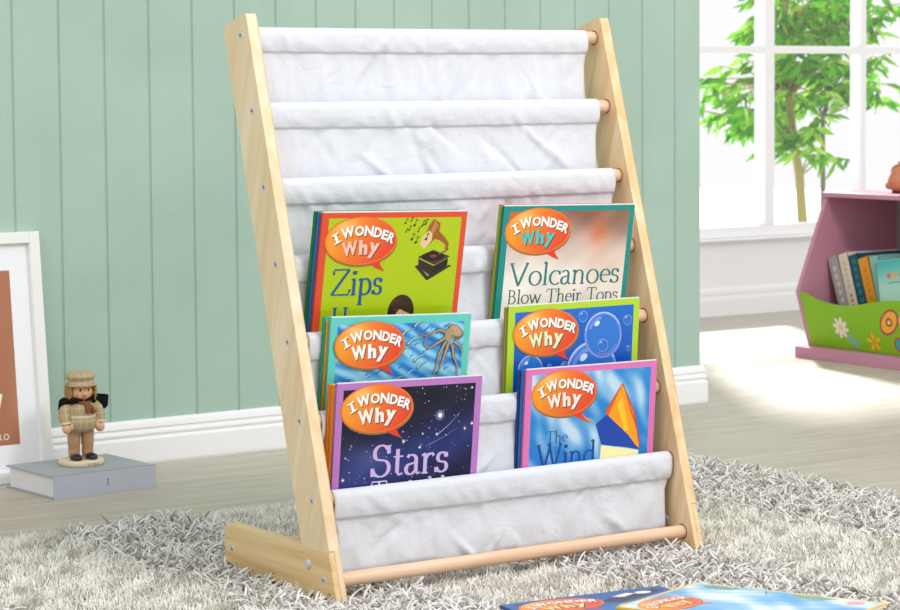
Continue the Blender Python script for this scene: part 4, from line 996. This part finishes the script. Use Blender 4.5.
def tree(name, x, y, trunk, r0, barkm, blobs, n_tw, label, seed):
    """blobs: (centre offset x, z, radius x, radius z) where twigs end"""
    e = empty(name, (x, y, 0), label=label, cat='tree', group='young trees outside the window'); r = random.Random(seed)
    b = MB(); b.lathe([(0.0001,0),(0.075,0),(0.095,0.14),(0.10,0.15),(0.09,0.15),(0.085,0.135),(0.0001,0.135)], n=24); b.build('pot', M['pot'], e)
    b = MB(); tr = [Vector(q) for q in trunk]; b.tube(tr, [r0*(1-.55*i/(len(tr)-1)) for i in range(len(tr))], 8)
    lf = MB(); greens = [(104,176,36),(84,156,28),(134,196,56),(62,126,26),(160,208,80),(94,164,34)]
    for i in range(n_tw):
        cx, cz, rx, rz = blobs[r.choices(range(len(blobs)), [q[4] for q in blobs])[0]][:4]
        a = r.uniform(0, 2*PI); q = math.sqrt(r.uniform(0,1)); tip = Vector((cx+rx*q*math.cos(a), r.uniform(-.16,.16), cz+rz*q*math.sin(a)))
        st = min(tr[1:], key=lambda t: (t-tip).length + max(0, t.z-tip.z)*3)
        mid = (st+tip)/2+Vector((r.uniform(-.02,.02), r.uniform(-.02,.02), .03))
        b.tube([st, mid, tip], [0.0030,0.0022,0.0010], 5)
        base_d = (tip-mid).normalized()
        k_ = r.choice([5,6,7])
        for j in range(k_):
            f_ = j/(k_-1); pos = mid.lerp(tip, .35+.65*f_) if j < k_-1 else tip
            an = r.uniform(-1.2, 1.2); d = Vector((base_d.x*.5+math.cos(an)*r.choice([-1,1])*.8, r.uniform(-.5,.5), -.45+r.uniform(-.5,.45)))
            leaf(lf, pos, d, Vector((r.uniform(-.5,.5), -1, r.uniform(-.2,.9))).normalized(), r.uniform(.050,.088), r.uniform(.015,.024), r.choice(greens))
    b.build('trunk', barkm, e); lf.build('foliage', M['leaf'], e)
tree('young_tree', 3.735, 2.9, [(0.0,0,0.12),(-0.008,0,0.21),(-0.022,0,0.36),(-0.04,0,0.45),(-0.07,0.0,0.62),(-0.06,0.03,0.80),(-0.08,0,1.0),(-0.06,0,1.2)], 0.017, M['bark'],
     [(-0.13,0.62,0.16,0.17,3),(-0.02,0.86,0.20,0.20,4),(-0.34,0.64,0.08,0.07,1.0),(-0.18,0.50,0.10,0.06,.8),(0.04,0.45,0.07,0.06,.45),(-0.10,1.1,0.2,.15,1)], 190, 'leafy green sapling with an olive trunk outside the window, left of the thin brown stem', 5)
tree('young_tree', 3.930, 3.02, [(0.0,0,0.12),(-0.002,0,0.30),(-0.004,0,0.55),(0.03,0.0,0.63),(0.06,0.02,0.80),(0.10,0,0.98),(0.10,0,1.15)], 0.009, M['bark2'],
     [(0.06,0.76,0.14,0.14,4),(0.20,0.96,0.16,0.10,2),(0.30,0.66,0.08,0.07,.35),(0.05,0.92,0.14,0.12,2),(-0.03,0.63,0.07,0.06,.8)], 110, 'thin brown-stemmed green sapling outside the window, right of the olive trunk', 8)
